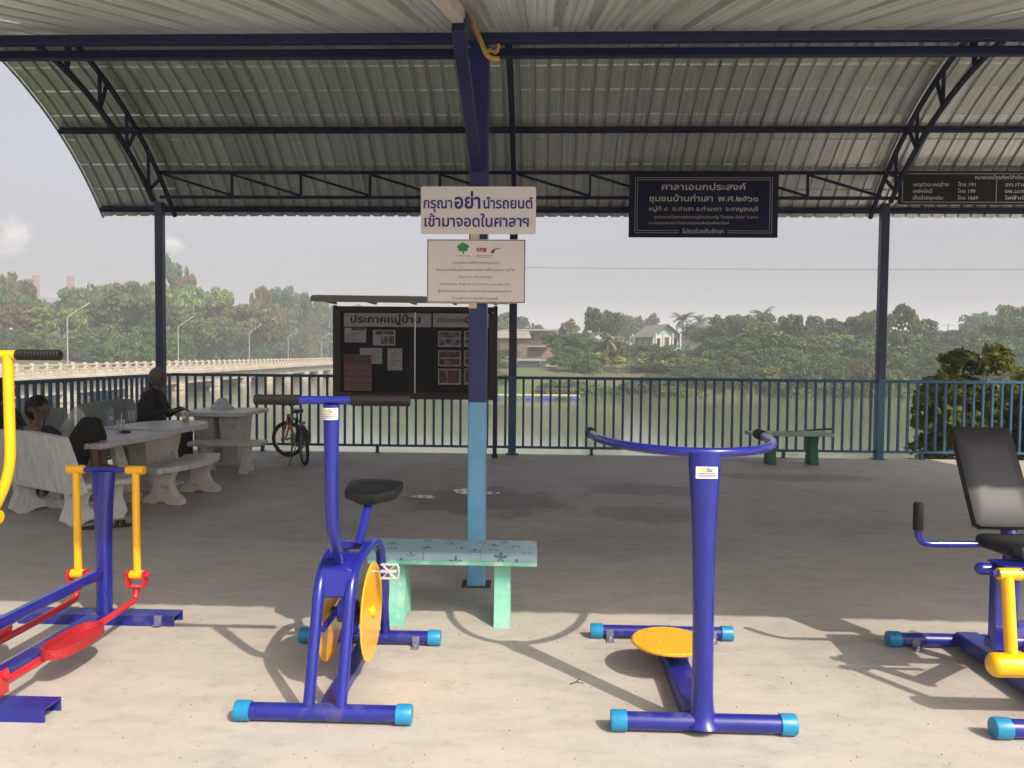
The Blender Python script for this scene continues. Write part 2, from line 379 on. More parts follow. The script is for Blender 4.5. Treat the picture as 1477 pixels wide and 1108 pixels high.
def water_mat():
    mt, nt, b = _mat('slow green river'); N = nt.nodes; L = nt.links
    b.inputs['Base Color'].default_value = (.12, .135, .085, 1); b.inputs['Roughness'].default_value = .09; b.inputs['IOR'].default_value = 1.33
    tc = N.new('ShaderNodeTexCoord'); mp = N.new('ShaderNodeMapping'); mp.inputs['Scale'].default_value = (.30, 1.1, 1); L.new(tc.outputs['Object'], mp.inputs[0])
    n1 = N.new('ShaderNodeTexNoise'); n1.inputs['Scale'].default_value = 1.6; n1.inputs['Detail'].default_value = 3; L.new(mp.outputs[0], n1.inputs['Vector'])
    n2_ = N.new('ShaderNodeTexNoise'); n2_.inputs['Scale'].default_value = .12; n2_.inputs['Detail'].default_value = 3; L.new(mp.outputs[0], n2_.inputs['Vector'])
    mr = N.new('ShaderNodeMapRange'); mr.inputs[1].default_value = .4; mr.inputs[2].default_value = .62; mr.inputs[3].default_value = .15; mr.inputs[4].default_value = 1.0; L.new(n2_.outputs['Fac'], mr.inputs[0])
    bp = N.new('ShaderNodeBump'); bp.inputs['Distance'].default_value = .022; L.new(mr.outputs[0], bp.inputs['Strength']); L.new(n1.outputs['Fac'], bp.inputs['Height']); L.new(bp.outputs[0], b.inputs['Normal'])
    return mt
V = [(x, y, WATER_Z) for y in (11.15, 60, 140, 260) for x in (-300, -5.5, 14, 300)]
V[:4] = [(-300, -20, WATER_Z), (-5.5, -20, WATER_Z), (14, 8, WATER_Z), (300, 8, WATER_Z)]
o = MB().add(V, [(j*4+i, j*4+i+1, j*4+i+5, j*4+i+4) for j in range(3) for i in range(3)]).build('river_water', water_mat(), smooth=False); tag(o, kind='structure')
# puddles on the floor
PUD = pm('still rain water', (.16, .15, .14), None, rough=.16, spec=.9)
random.seed(5)
for px, py, rx, ry in ((612, 717, .13, .06), (668, 709, .11, .10), (706, 712, .12, .06)):
    c = gz(px, py); P = []; ph = [random.uniform(0, 6) for _ in range(4)]
    for k in range(36):
        a = 2*math.pi*k/36; q = 1+.18*math.sin(2*a+ph[0])+.12*math.sin(3*a+ph[1])+.06*math.sin(5*a+ph[2])
        P.append((c.x+rx*q*math.cos(a), c.y+ry*q*math.sin(a)*1.4, .004))
    o = MB().add(P, [tuple(range(36))]).build('puddle', PUD); tag(o, kind='structure')

# loose grit and crumbs on the floor
random.seed(31); V = []; F = []
for i in range(900):
    x = random.uniform(-2.6, 2.9); y = 1.9+2.6*random.random()**1.2 if i % 3 else random.uniform(4.4, 10.5); r = random.uniform(.0012, .0045); a = random.uniform(0, 6.28); n = len(V)
    V += [(x+r*math.cos(a+k*2.1), y+r*math.sin(a+k*2.1)*1.3, .0005) for k in range(3)]+[(x, y, .001+r)]; F += [(n, n+1, n+3), (n+1, n+2, n+3), (n+2, n, n+3)]
o = MB().add(V, F).build('grit', pm('grit', (.12, .10, .08), (.30, .27, .23), 200, .9), smooth=False); tag(o, 'loose grit and crumbs on the concrete floor', 'grit', kind='stuff')
tw = MB().tube([(0, 0, .004), (.03, .02, .006), (.045, .06, .004)], .0022, 6).tube([(.03, .02, .006), (.06, .015, .003)], .0016, 6).build('twig', pm('dry twig', (.06, .04, .025)), None, gz(822, 988)); tag(tw, 'tiny dry twig on the sunlit concrete beside the twister', 'twig')

# ------------------------------------------------------------------ pavilion
COLX = (-5.56, -.38, 4.86, 7.45); YR, YF = 11.13, 4.78
AC, AZ, AR = 7.9, .46, 4.90                                   # centre and radius of the roof sheet's arc
pav = thing('pavilion', 'open-sided steel pavilion with arched corrugated roof on dark blue posts', 'pavilion', (0, 0, 0))
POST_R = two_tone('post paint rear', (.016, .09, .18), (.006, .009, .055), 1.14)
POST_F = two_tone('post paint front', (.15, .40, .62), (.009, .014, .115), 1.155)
def hbox(h): return MB().box((0, 0, h/2), (.112, .112, h), b=.008)
cr = hbox(3.62).mesh('column', POST_R); cf = hbox(3.40).mesh('column', POST_F)
PLATE = pm('rusty base plate', (.10, .05, .03), (.05, .03, .03), 30, .8)
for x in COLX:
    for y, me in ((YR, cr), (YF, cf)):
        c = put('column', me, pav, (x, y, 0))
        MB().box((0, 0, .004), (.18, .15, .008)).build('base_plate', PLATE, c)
def arc(r, deg): a = R_(deg); return AC+r*math.sin(a), AZ+r*math.cos(a)
def arcpts(x, r, a0, a1, n): return [Vector((x, *arc(r, a0+(a1-a0)*i/n))) for i in range(n+1)]
for x in COLX:
    tr = MB(); pts = arcpts(x, 4.80, -50.5, 50.5, 36)
    for a, b in zip(pts, pts[1:]): tr.bar(a, b+(b-a)*.04, .05, .05)
    t0 = tr.build('roof_truss', PURL, pav, angle=20)
    lo = MB(); pts = arcpts(x, 4.385, -44, 44, 30)
    for a, b in zip(pts, pts[1:]): lo.bar(a, b+(b-a)*.04, .05, .05)
    lo.build('lower_chord', PURL, t0, angle=20)
    for k in range(9):
        aa = 4.5+9.3*k
        for sg in (-1, 1):
            if aa > 44: continue
            y, z = arc(4.385, sg*aa); y2, z2 = arc(4.80, sg*min(aa, 44))
            # uprights hang plumb from the outer chord, the others lie square to the arc
            yy = y; zt = AZ+math.sqrt(max(.01, 4.80**2-(yy-AC)**2))
            MB().bar((x, yy, z), (x, yy, zt-.01), .034, up=(1, 0, 0)).build('web_upright', PURL, t0)
            if aa > 6:
                yb, zb = arc(4.78, sg*(aa-4.4))
                MB().bar((x, y, z), (x, yb+sg*.35, AZ+math.sqrt(4.78**2-(yb+sg*.35-AC)**2)-.0), .034, up=(1, 0, 0)).build('web_brace', PURL, t0)
for a in (-49.5, -33.6, -18.4, 0, 18.4, 33.6, 49.5):
    y, z = arc(4.855, a)
    rot = Matrix.Rotation(-R_(a), 3, 'X')
    MB().box((1.26, y, z), (15.92, .05 if abs(a) < 45 else .06, .085), rot, .004).build('purlin', PURL, pav)
# lattice beam between the rear posts
lb = MB().box((.945, YR, 4.055), (13.0, .04, .045), b=.003).build('lattice_beam', PURL, pav)
MB().box((.945, YR, 3.70), (13.0, .04, .045), b=.003).build('bottom_chord', PURL, lb)
for i in range(3):
    x0, x1 = COLX[i]+.06, COLX[i+1]-.06; n = 5 if i < 2 else 3; st = (x1-x0)/n
    for k in range(n):
        if k: MB().bar((x0+st*k, YR, 3.722), (x0+st*k, YR, 4.033), .032, up=(1, 0, 0)).build('web_upright', PURL, lb)
        MB().bar((x0+st*k, YR, 4.03), (x0+st*(k+1), YR, 3.725), .032, up=(0, 1, 0)).build('web_brace', PURL, lb)
# front beam on the near posts, where the lean-to roof starts
fb = MB().box((1.26, YF-.062, 3.358), (15.92, .055, .055), b=.004).build('front_beam', NAVY, pav)
MB().box((1.26, YF+.01, 3.295), (15.92, .05, .05), b=.004).build('lower_beam', PURL, pav)
# corrugated sheet, one child per sheet
def sheet_mat(name, lo, hi, metal):
    mt, nt, b = _mat(name); N = nt.nodes; L = nt.links
    b.inputs['Metallic'].default_value = metal; b.inputs['Roughness'].default_value = .42
    tc = N.new('ShaderNodeTexCoord'); oi = N.new('ShaderNodeObjectInfo')
    mp = N.new('ShaderNodeMapping'); mp.inputs['Scale'].default_value = (34, .5, .5); L.new(tc.outputs['Object'], mp.inputs[0])
    n = N.new('ShaderNodeTexNoise'); n.inputs['Scale'].default_value = 1.0; n.inputs['Detail'].default_value = 5; L.new(mp.outputs[0], n.inputs['Vector'])
    cr_ = N.new('ShaderNodeValToRGB'); e = cr_.color_ramp.elements; e[0].position = .36; e[0].color = (lo, lo*1.03, lo, 1); e[1].position = .66; e[1].color = (hi, hi*1.03, hi*1.02, 1)
    L.new(n.outputs['Fac'], cr_.inputs[0])
    mr = N.new('ShaderNodeMapRange'); mr.inputs[3].default_value = .88; mr.inputs[4].default_value = 1.1; L.new(oi.outputs['Random'], mr.inputs[0])
    sc_ = N.new('ShaderNodeVectorMath'); sc_.operation = 'SCALE'; L.new(cr_.outputs[0], sc_.inputs[0]); L.new(mr.outputs[0], sc_.inputs['Scale'])
    L.new(sc_.outputs[0], b.inputs['Base Color'])
    r2 = N.new('ShaderNodeMapRange'); r2.inputs[3].default_value = .22; r2.inputs[4].default_value = .42; L.new(n.outputs['Fac'], r2.inputs[0]); L.new(r2.outputs[0], b.inputs['Roughness'])
    bp = N.new('ShaderNodeBump'); bp.inputs['Strength'].default_value = .35; bp.inputs['Distance'].default_value = .004; L.new(n.outputs['Fac'], bp.inputs['Height']); L.new(bp.outputs[0], b.inputs['Normal'])
    return mt
SHEET = sheet_mat('galvanised roofing sheet', .60, .82, .70); LEANM = sheet_mat('galvanised sheet with painted light', .60, .93, .35)  # lean-to: same sheet, bounce light and streak reflections put into its colour
PITCH = .19
prof = []
for k in range(4):
    x = k*PITCH
    prof += [(x, 0), (x+.040, 0), (x+.043, .0025), (x+.047, 0), (x+.085, 0), (x+.088, .0025), (x+.092, 0), (x+.128, 0), (x+.138, .036), (x+.172, .036), (x+.182, 0)]
prof += [(4*PITCH, 0), (4*PITCH+.012, .001)]
am = MB(); angs = []
cr_a = [21.1+4.93*k for k in range(-15, 6)]
a = -51.2
pts_ = sorted(set([-51.2, 51.2]+[q+d for q in cr_a for d in (-.13, 0, .13)]+[q+2.46 for q in cr_a]))
pts_ = [q for q in pts_ if -51.21 < q < 51.21]
V = []; npf = len(prof)
for q in pts_:
    crimp = any(abs(q-c) < .01 for c in cr_a)
    for (x, h) in prof:
        y, z = arc(AR+h-(.015 if crimp and h < .01 else 0), q); V.append((x, y, z))
F = [(i*npf+j, i*npf+j+1, (i+1)*npf+j+1, (i+1)*npf+j) for i in range(len(pts_)-1) for j in range(npf-1)]
me_arch = MB().add(V, F).mesh('roof_sheet', SHEET, True, 25)
lz = lambda y: 3.395-.30*(4.725-y)
V = []; ys_ = [2.17, 2.8, 3.4, 4.0, 4.6, 4.84]
for y in ys_:
    for (x, h) in prof: V.append((x, y, lz(y)+.012+h))
F = [(i*npf+j, i*npf+j+1, (i+1)*npf+j+1, (i+1)*npf+j) for i in range(len(ys_)-1) for j in range(npf-1)]
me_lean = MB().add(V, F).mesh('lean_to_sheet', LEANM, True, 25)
random.seed(2)
for k in range(21):
    put('roof_sheet', me_arch, pav, (-6.72+.76*k, random.uniform(-.01, .01), .0015*(k % 2)))
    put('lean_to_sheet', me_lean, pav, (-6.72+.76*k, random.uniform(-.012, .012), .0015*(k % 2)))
TRIM = pm('roof edge flashing', (.30, .31, .29), (.36, .36, .33), 9, .45, metal=.5)
for gx in (-6.74, 9.27):
    gm = MB(); pts = arcpts(gx, AR+.01, -51.4, 51.4, 40)
    for a, b in zip(pts, pts[1:]): gm.bar(a, b+(b-a)*.03, .012, .09)
    gm.build('gable_trim', TRIM, pav, angle=20)
RAFT = pm('rafter with painted sunlight', (.62, .58, .52), (.5, .46, .4), 12, .45, metal=.1)  # pale tone puts the reflected sunlight on the rafter into its colour
for x in COLX:
    r_ = MB().bar((x-.02, 2.22, lz(2.22)-.034), (x-.02, 3.72, lz(3.72)-.034), .06, .075, bev=.004).build('lean_to_rafter', RAFT, pav)
    MB().bar((x-.02, 3.72, lz(3.72)-.034), (x-.02, 4.69, lz(4.69)-.034), .06, .06, bev=.004).build('rafter_end', NAVY, r_)
    MB().bar((x-.015, 4.728, 2.60), (x-.015, 3.66, lz(3.66)-.08), .08, .062, up=(1, 0, 0), bev=.004).build('lean_to_strut', NAVY, pav)
for y in (2.24, 3.2):
    MB().box((1.26, y, lz(y)-.028), (15.92, .04, .06), b=.003).build('lean_to_purlin', PURL, pav) if y < 3 else None

# ------------------------------------------------------------------ railings
def railing(name, label, a, b, skip, feet):
    a = Vector(a); b = Vector(b); d = (b-a); Ln = d.length; d.normalize()
    t = thing(name, label, 'railing', a, math.atan2(d.y, d.x), 'blue steel railings round the terrace')
    MB().box((Ln/2, 0, 1.114), (Ln, .05, .042), b=.006).build('top_rail', FENCE, t)
    MB().box((Ln/2, 0, .105), (Ln, .04, .034), b=.005).build('bottom_rail', FENCE, t)
    bm = MB().box((0, 0, .6075), (.032, .032, .969), b=.003).mesh('baluster', FENCE)
    fm = MB().box((0, 0, .044), (.045, .045, .088), b=.003).box((0, 0, .003), (.09, .09, .006)).mesh('foot', FENCE)
    x = .07
    while x < Ln-.03:
        if all(abs(x-s_) > .085 for s_ in skip): put('baluster', bm, t, (x, 0, 0))
        x += .1305
    for f_ in feet: put('foot', fm, t, (f_, 0, 0))
    return t
railing('railing', 'teal blue steel railing with square bars along the river edge', (-5.38, 11.13, 0), (13.7, 11.13, 0),
        [x+5.38 for x in COLX], [1.33, 3.03, 6.15, 8.9, 10.85, 13.3, 16.5])
railing('railing', 'blue steel railing beside the concrete tables facing the bridge', (-5.38, 11.09, 0), (-5.38, -6.5, 0), [], [1.4, 3.2, 5.0, 6.8, 8.6, 10.4, 12.2, 14, 15.8, 17.4])
# ------------------------------------------------------------------ exercise machines
INK = pm('print ink dark', (.03, .03, .05)); LIME = pm('lime print', (.45, .55, .02)); STICK = pm('white sticker', (.75, .74, .74), None, rough=.35)
BOLT = pm('zinc bracket', (.30, .30, .42), (.22, .22, .36), 30, .35, metal=.6)
def sticker(parent, c, w, h, curve=0.0, n=7):
    """maker's plate on the machine: a lime square, the letters Do and three fine lines"""
    cx, cy, cz = c
    def fy(x): return cy-(math.sqrt(max(0, curve**2-x*x))-curve if curve else 0)
    V = []; xs_ = [-w/2+w*i/(n-1) for i in range(n)]
    for x in xs_: V += [(cx+x, fy(x), cz-h/2), (cx+x, fy(x), cz+h/2)]
    st = MB().add(V, [(2*i, 2*i+2, 2*i+3, 2*i+1) for i in range(n-1)]).build('maker_plate', STICK, parent)
    def strip(x0, x1, z0, z1, mt, nm):
        V = []; k = 4
        for i in range(k):
            x = x0+(x1-x0)*i/(k-1); V += [(cx+x, fy(x)-.0012, cz+z0), (cx+x, fy(x)-.0012, cz+z1)]
        MB().add(V, [(2*i, 2*i+2, 2*i+3, 2*i+1) for i in range(k-1)]).build(nm, mt, st)
    strip(-w*.26, -w*.06, h*.08, h*.40, LIME, 'logo')
    text('Do', w*.26, h*.34, (cx+w*.12, cy-.0012, cz+h*.08), INK, st, .02)
    for q in (-.06, -.20, -.34): strip(-w*.38, w*.38, h*q-h*.035, h*q+h*.02, INK, 'lettering')
def ground_tube(t, x0, x1, y, r=.032, tabs=()):
    z = r+.006
    MB().tube([(x0, y, z), (x1, y, z)], r, 20).build('base_tube', BLUED, t)
    for x, s in ((x0, -1), (x1, 1)):
        MB().lathe([(0.001, -.004), (r+.0035, -.002), (r+.006, .004), (r+.006, .058), (r+.001, .060)] if s < 0 else [(r+.001, -.060), (r+.006, -.058), (r+.006, -.004), (r+.0035, .002), (0.001, .004)], (x, y, z), 22, 'X').build('end_cap', CYAN, t)
    for x in tabs:
        tb = MB().box((x, y-r-.012, .006), (.036, .05, .006), b=.001).box((x, y-r-.001, .03), (.036, .006, .05), b=.001).build('anchor_bracket', BOLT, t)
        MB().lathe([(.009, 0), (.009, .012), (.005, .016)], (x, y-r-.02, .009), 6).build('bolt', STEEL, tb)

# --- exercise bike (front = towards the viewer)
L0 = Vector((-.83, 3.33, 0))
t = thing('exercise_bike', 'blue outdoor exercise bike with two yellow discs and black T-handlebar', 'exercise bike', L0)
ground_tube(t, -.35, .345, -.39, .033); ground_tube(t, -.35, .352, .43, .032, (.235, -.22))
MB().box((0, .02, .03), (.07, .78, .042), b=.004).build('floor_bar', BLUED, t)
for s, xb, xt, xr in ((-1, -.062, -.058, -.075), (1, .066, .072, .079)):
    pts = fillet([(xb, -.39, .05), (xt, -.235, .56), (xt+s*.012, .06, .605), (xr+s*.01, .24, .56), (xr, .43, .05)], .13, 8)
    MB().tube(pts, .0235, 16).build('frame_hoop', BLUE, t)
# head plate between the hoops
pl = MB(); n = 10
prof_ = fillet([(-.262, .45), (-.232, .545), (-.18, .580), (-.115, .592)], .05, 5)
V = []
for (y, z) in [(p[0], p[1]) for p in [(q.x, q.y) for q in [Vector((a[0], a[1], 0)) for a in prof_]]]:
    V += [(-.058, y-.004, z+.012), (.072, y-.004, z+.012), (.072, y+.006, z-.0), (-.058, y+.006, z-.0)]
k = len(V)//4
F = [(4*i+a, 4*i+(a+1) % 4, 4*(i+1)+(a+1) % 4, 4*(i+1)+a) for i in range(k-1) for a in range(4)]+[(3, 2, 1, 0), tuple(4*(k-1)+a for a in range(4))]
pl.add(V, F).build('head_plate', BLUE, t)
MB().box((.004, .085, .585), (.13, .03, .035), b=.006).build('cross_plate', BLUE, t)
pts = fillet([(.008, -.16, .565), (.020, -.345, .735), (.024, -.37, .98), (.026, -.375, 1.25)], .13, 8)
nn = len(pts); zz = [p.z for p in pts]
MB().tube(pts, .0262, 18, sx=[1.0+.22*max(0, (z-.95)/.3) for z in zz], side=(1, 0, 0)).build('handle_column', BLUE, t)
hb = MB().tube([(-.27, -.375, 1.266), (.325, -.375, 1.266)], .0165, 16).build('handlebar', BLUE, t)
for a, b in ((-.275, -.103), (.105, .33)):
    pr_ = []; x = a
    while x < b-1e-6: pr_ += [(.0205, x), (.0212, x+.003), (.0205, x+.006)]; x += .0085
    MB().lathe([(.004, a-.002)]+pr_+[(.004, b+.002)], (0, -.375, 1.266), 18, 'X').build('grip', GRIP, hb)
sticker(t, (.025, -.4075, 1.215), .06, .046, .032)
sp_ = MB().tube([(.03, .05, .59), (.036, .17, .70), (.04, .235, .765)], .021, 14).build('seat_post', BLUE, t)
# seat: wedge cushion, wide at the back
def cushion(outline, z0, z1, bev, name, mt, parent, tilt=None):
    V = []; F = []; n = len(outline); cx = sum(p[0] for p in outline)/n; cy = sum(p[1] for p in outline)/n
    lev = [(z0, .90), (z0+bev*.5, .985), (z0+bev, 1.0), (z1-bev, 1.0), (z1-bev*.35, .97), (z1, .88), (z1+.002, .5)]
    for z, k in lev:
        for x, y in outline: V.append((cx+(x-cx)*k, cy+(y-cy)*k, z))
    for i in range(len(lev)-1):
        F += [(i*n+a, i*n+(a+1) % n, (i+1)*n+(a+1) % n, (i+1)*n+a) for a in range(n)]
    F += [tuple(range(n))[::-1], tuple((len(lev)-1)*n+a for a in range(n))]
    mb = MB(tilt).add(V, F); return mb.build(name, mt, parent, angle=32)
cushion([(-.035, -.11), (.04, -.11), (.125, -.03), (.135, .10), (.06, .125), (-.06, .125), (-.13, .10), (-.12, -.03)], 0, .055, .016, 'seat', BLACKV, t, Matrix.Translation((.042, .27, .765)) @ Matrix.Rotation(R_(9), 4, 'X'))
for s, x in ((1, .102), (-1, -.080)):
    d = MB().lathe([(.003, -.004), (.21, -.004), (.2145, 0), (.21, .004), (.003, .004)] , (x, 0, .312), 48, 'X').build('pedal_disc', YEL, t)
    MB().lathe([(.026, 0), (.024, s*.018), (.012, s*.022)] if s > 0 else [(.012, -.022), (.024, -.018), (.026, 0)], (x, 0, .312), 18, 'X').build('hub_cap', YEL, d)
    py, pz = (.05, .165) if s > 0 else (-.05, -.165)
    ar = MB().tube([(x, py, .312+pz), (x+s*.03, py, .312+pz)], .007, 8).build('pedal_axle', STEEL, t)
    pc = Vector((x+(.066 if s > 0 else -.046), py, .312+pz)); w_, l_ = .031, (.036 if s > 0 else .028)
    CLP = bpy.data.materials.get('clear pedal plastic') or clear_mat('clear pedal plastic', (.75, .72, .72), .38, .15)
    pd = MB()
    pd.box(pc, (l_*2, .018, .012), b=.003)
    for q in (-1, 1):
        pd.box(pc+Vector((0, 0, q*w_)), (l_*2, .022, .006), b=.002)
        pd.bar(pc+Vector((-l_*.8, 0, q*w_)), pc+Vector((-.005, 0, q*.005)), .018, .005); pd.bar(pc+Vector((l_*.8, 0, q*w_)), pc+Vector((.005, 0, q*.005)), .018, .005)
    pts = [pc+Vector((s*(l_+.010*math.cos(a)), 0, w_*math.sin(a))) for a in [R_(-90+180*i/8) for i in range(9)]]
    pd.tube(pts, .005, 6); pd.build('pedal', CLP, t)
MB().tube([(-.075, 0, .312), (.097, 0, .312)], .018, 12).lathe([(.04, -.045), (.05, -.04), (.05, .04), (.04, .045)], (0, 0, .312), 18, 'X').build('axle', BLUE, t)
MB().tube([(-.058, -.20, .30), (-.055, 0, .312), (-.058, .22, .32)], .014, 10).tube([(.066, -.2, .3), (.062, 0, .312), (.07, .22, .32)], .014, 10).build('axle_support', BLUE, t)

# --- waist twister
L0 = Vector((.645, 3.4, 0))
t = thing('waist_twister', 'blue standing twister with curved handlebar and round yellow foot disc', 'waist twister', L0)
ground_tube(t, -.352, .352, -.465, .034); ground_tube(t, -.365, .355, .51, .031, (-.27, .25))
MB().box((-.01, .02, .045), (.105, .93, .075), b=.006).build('spine_channel', BLUED, t)
MB().lathe([(.03, .07), (.05, .075), (.05, .125), (.03, .13)], (0, .08, 0), 20).build('disc_bearing', BLUE, t)
d = MB().lathe([(.003, .142), (.163, .142), (.171, .147), (.171, .155), (.165, .160), (.003, .160)], (-.04, .075, 0), 56).build('foot_disc', pm('pimpled yellow disc', (.80, .42, .006), (.66, .33, .01), 60, .5, bump=.8, bscale=90), t)
zs = [.035, .06, .09, .15, .5, .75, .88, .97, 1.04, 1.085]
wr = [.075, .052, .044, .0405, .0405, .044, .050, .057, .061, .062]; dr = [1, 1, 1, 1, 1, .96, .85, .74, .66, .62]
MB().tube([(0-.010*(z/1.08), -.455, z) for z in zs], [w_*q for w_, q in zip(wr, dr)], 28, sx=[1/q for q in dr], side=(1, 0, 0)).build('post', BLUE, t)
pts = []
for i in range(41):
    a = -180*i/40; x = .398*math.cos(R_(a)); y = .70*abs(math.sin(R_(a)))**.9
    pts.append((x-.0, .245-y, 1.083))
hd = MB().tube(pts, .0185, 16).build('handlebar', BLUE, t)
for s in (-1, 1):
    xx = .398*s
    MB().lathe([(.006, -.010), (.024, -.008), (.0245, 0), (.0245, .085), (.022, .09), (.005, .092)], (xx, .20, 1.083), 16, 'Y').build('grip', GRIP, hd)
sticker(t, (-.010, -.4985, 1.012), .082, .045, 0)

# --- elliptical walker at the left edge
L0 = Vector((-2.33, 3.4, 0))
t = thing('elliptical_walker', 'blue walker machine with yellow swing arms and red foot trays', 'exercise machine', L0)
def channel(x0, x1, y, name):
    m_ = MB(); fr = lambda u, w, d: Vector((x0+d, y+u, w))
    poly = [(-.055, 0), (-.055, .055), (.055, .055), (.055, 0), (.047, 0), (.047, .047), (-.047, .047), (-.047, 0)]
    V = [fr(u, w, 0) for u, w in poly]+[fr(u, w, x1-x0) for u, w in poly]; n = 8
    F = [(i, (i+1) % n, n+(i+1) % n, n+i)[::-1] for i in range(n)]+[(0, 1, 6, 7), (1, 2, 5, 6), (2, 3, 4, 5)]+[(8, 15, 14, 9), (9, 14, 13, 10), (10, 13, 12, 11)]
    return m_.add(V, F).build(name, BLUED, t, angle=20)
channel(-.42, .418, .59, 'base_channel'); channel(-.42, .418, -.47, 'base_channel')
MB().box((0, .06, .03), (.10, .95, .05), b=.004).build('spine_channel', BLUED, t)
tb = MB().box((.335, .535, .012), (.04, .05, .006), b=.001).box((.335, .537, .035), (.04, .006, .045)).build('anchor_bracket', BOLT, t)
zs = [.05, .3, .5, .65, .76, .815]; wr = [.039, .039, .042, .050, .060, .064]
MB().tube([(.03, .57, z) for z in zs], [w_*q for w_, q in zip(wr, [1, 1, .93, .8, .68, .62])], 24, sx=[1, 1, 1/.93, 1/.8, 1/.68, 1/.62], side=(1, 0, 0)).build('rear_post', BLUE, t)
MB().tube([(-.13, .57, .822), (.235, .57, .822)], .014, 12).build('rear_axle', BLUE, t)
MB().bar((.02, .54, .275), (.0, -.46, .262), .05, .05, bev=.012).build('cross_bar', BLUE, t)
zs = [.05, .5, 1.0, 1.30]
MB().tube([(0, -.47, z) for z in zs], [.04, .04, .042, .05], 24).build('front_post', BLUE, t)
MB().tube([(-.20, -.47, .80), (.21, -.47, .80)], .016, 12).build('front_axle', BLUE, t)
for xa, dy, dz in ((-.115, .0, .0), (.205, .0, .0)):
    s = -1 if xa < 0 else 1
    bs = MB().lathe([(.012, -.048), (.022, -.047), (.023, -.04), (.023, .04), (.022, .047), (.012, .048)], (xa, .57, .822), 20, 'X').build('bushing', YEL, t)
    MB().tube([(xa, .57, .815), (xa, .575, .27)], .0195, 16).build('rear_arm', YEL, t)
    MB().lathe([(.01, -.036), (.024, -.034), (.024, .034), (.01, .036)], (xa, .575, .262), 20, 'X').build('rear_joint', YEL, t)
    cl = MB()
    for q in (-1, 1): cl.box((xa+q*.044, .57, .245), (.008, .055, .085), b=.003)
    cl.box((xa, .57, .202), (.096, .055, .008), b=.003)
    c = cl.build('clevis', RED, t)
    MB().lathe([(.001, -.066), (.014, -.064), (.017, -.05)], (xa, .575, .262), 10, 'X').lathe([(.017, .05), (.014, .064), (.001, .066)], (xa, .575, .262), 10, 'X').build('clevis_bolt', RED, c)
    xp = xa+(.10 if s > 0 else -.0); 
    pts = fillet([(xa, .57, .20), (xa-.0, .555, .135), (xa+.003, .30, .125), (xa+.005, -.42, .125), (xa+.005, -.50, .125)], .09, 6)
    MB().tube(pts, .0165, 14).build('link_bar', RED, t)
    # foot tray
    cx, cy, cz = xa+.06*s, -.08, .155; nO = 36; out = []
    for k_ in range(nO):
        a = 2*math.pi*k_/nO; ex = 2.6
        out.append((.072*abs(math.cos(a))**(2/ex)*(1 if math.cos(a) > 0 else -1), .185*abs(math.sin(a))**(2/ex)*(1 if math.sin(a) > 0 else -1)))
    V = []; lev = [(1.0, .045), (1.0, 0), (.93, 0), (.93, .012), (.5, .012), (.01, .012)]
    lev = [(.95, 0), (1.0, .004), (1.0, .045), (.94, .045), (.93, .012), (.5, .012), (.01, .012)]
    for k_, z in lev: V += [(cx+x*k_, cy+y*k_, cz-.02+z) for x, y in out]
    F = [(i*nO+a, i*nO+(a+1) % nO, (i+1)*nO+(a+1) % nO, (i+1)*nO+a) for i in range(len(lev)-1) for a in range(nO)]+[tuple(range(nO))[::-1]]
    MB().add(V, F).build('foot_tray', pm('pimpled red tray', (.46, .016, .024), (.36, .012, .02), 70, .5, bump=.9, bscale=110) if 'pimpled red tray' not in bpy.data.materials else bpy.data.materials['pimpled red tray'], t, angle=40)
    c = MB().box((xa+.005-.03, -.50, .145), (.008, .06, .10), b=.003).box((xa+.005+.03, -.50, .145), (.008, .06, .10), b=.003).box((xa+.005, -.50, .099), (.066, .06, .008), b=.002).build('clevis', RED, t)
    MB().lathe([(.001, -.05), (.015, -.048), (.015, .048), (.001, .05)], (xa+.005, -.50, .175), 10, 'X').build('clevis_bolt', RED, c)
    xo = xa+.075 if s > 0 else xa-.14
    pts = fillet([(xa-.035*s, -.50, .19), (xa-.035*s, -.50, .74), (xo+.005*s, -.50, .97), (xo, -.50, 1.43)], .10, 8)
    fa = MB().tube(pts, .0195, 16).build('front_arm', YEL, t)
    MB().tube([(xo-.07, -.50, 1.432), (xo+.04, -.50, 1.432)], .0175, 14).build('handle', YEL, fa)
    a, b = xo+.035, xo+.205
    pr_ = []; x = a
    while x < b-1e-6: pr_ += [(.0185, x), (.0215, x+.005), (.0185, x+.010)]; x += .0125
    MB().lathe([(.004, a-.002)]+pr_+[(.016, b+.002), (.008, b+.003), (.006, b-.01)], (0, -.50, 1.432), 18, 'X').build('grip', GRIP, fa)
    MB().lathe([(.010, -.035), (.026, -.033), (.026, .033), (.010, .035)], (xa+.0, -.50, .80), 18, 'X').build('front_joint', YEL, fa)

# --- seated leg press at the right edge
L0 = Vector((2.16, 3.4, 0))
t = thing('leg_press_seat', 'black padded seat machine on blue frame with yellow roller', 'exercise machine', L0)
ground_tube(t, -.395, .40, .475, .033, (-.27, .27)); ground_tube(t, -.41, .41, -.45, .034)
MB().box((-.02, .01, .055), (.11, .90, .07), b=.006).build('spine_channel', BLUED, t)
MB().box((-.238, -.16, .40), (.05, .05, .33), b=.006).build('side_post', BLUE, t); MB().bar((-.263, -.16, .262), (.02, .06, .262), .05, .05, bev=.006).build('side_post_arm', BLUE, t)
MB().tube([(-.310, -.16, .575), (.30, -.16, .575)], .026, 16).ball((-.310, -.16, .575), .0262).build('front_crossbar', BLUE, t)
MB().box((-.12, -.19, .605), (.30, .12, .008), b=.002).build('top_plate', BLUE, t)
MB().tube([(.0, .16, .06), (.0, .14, .50), (.0, .17, .66), (.0, .27, .80)], .036, 18).build('seat_column', BLUE, t)
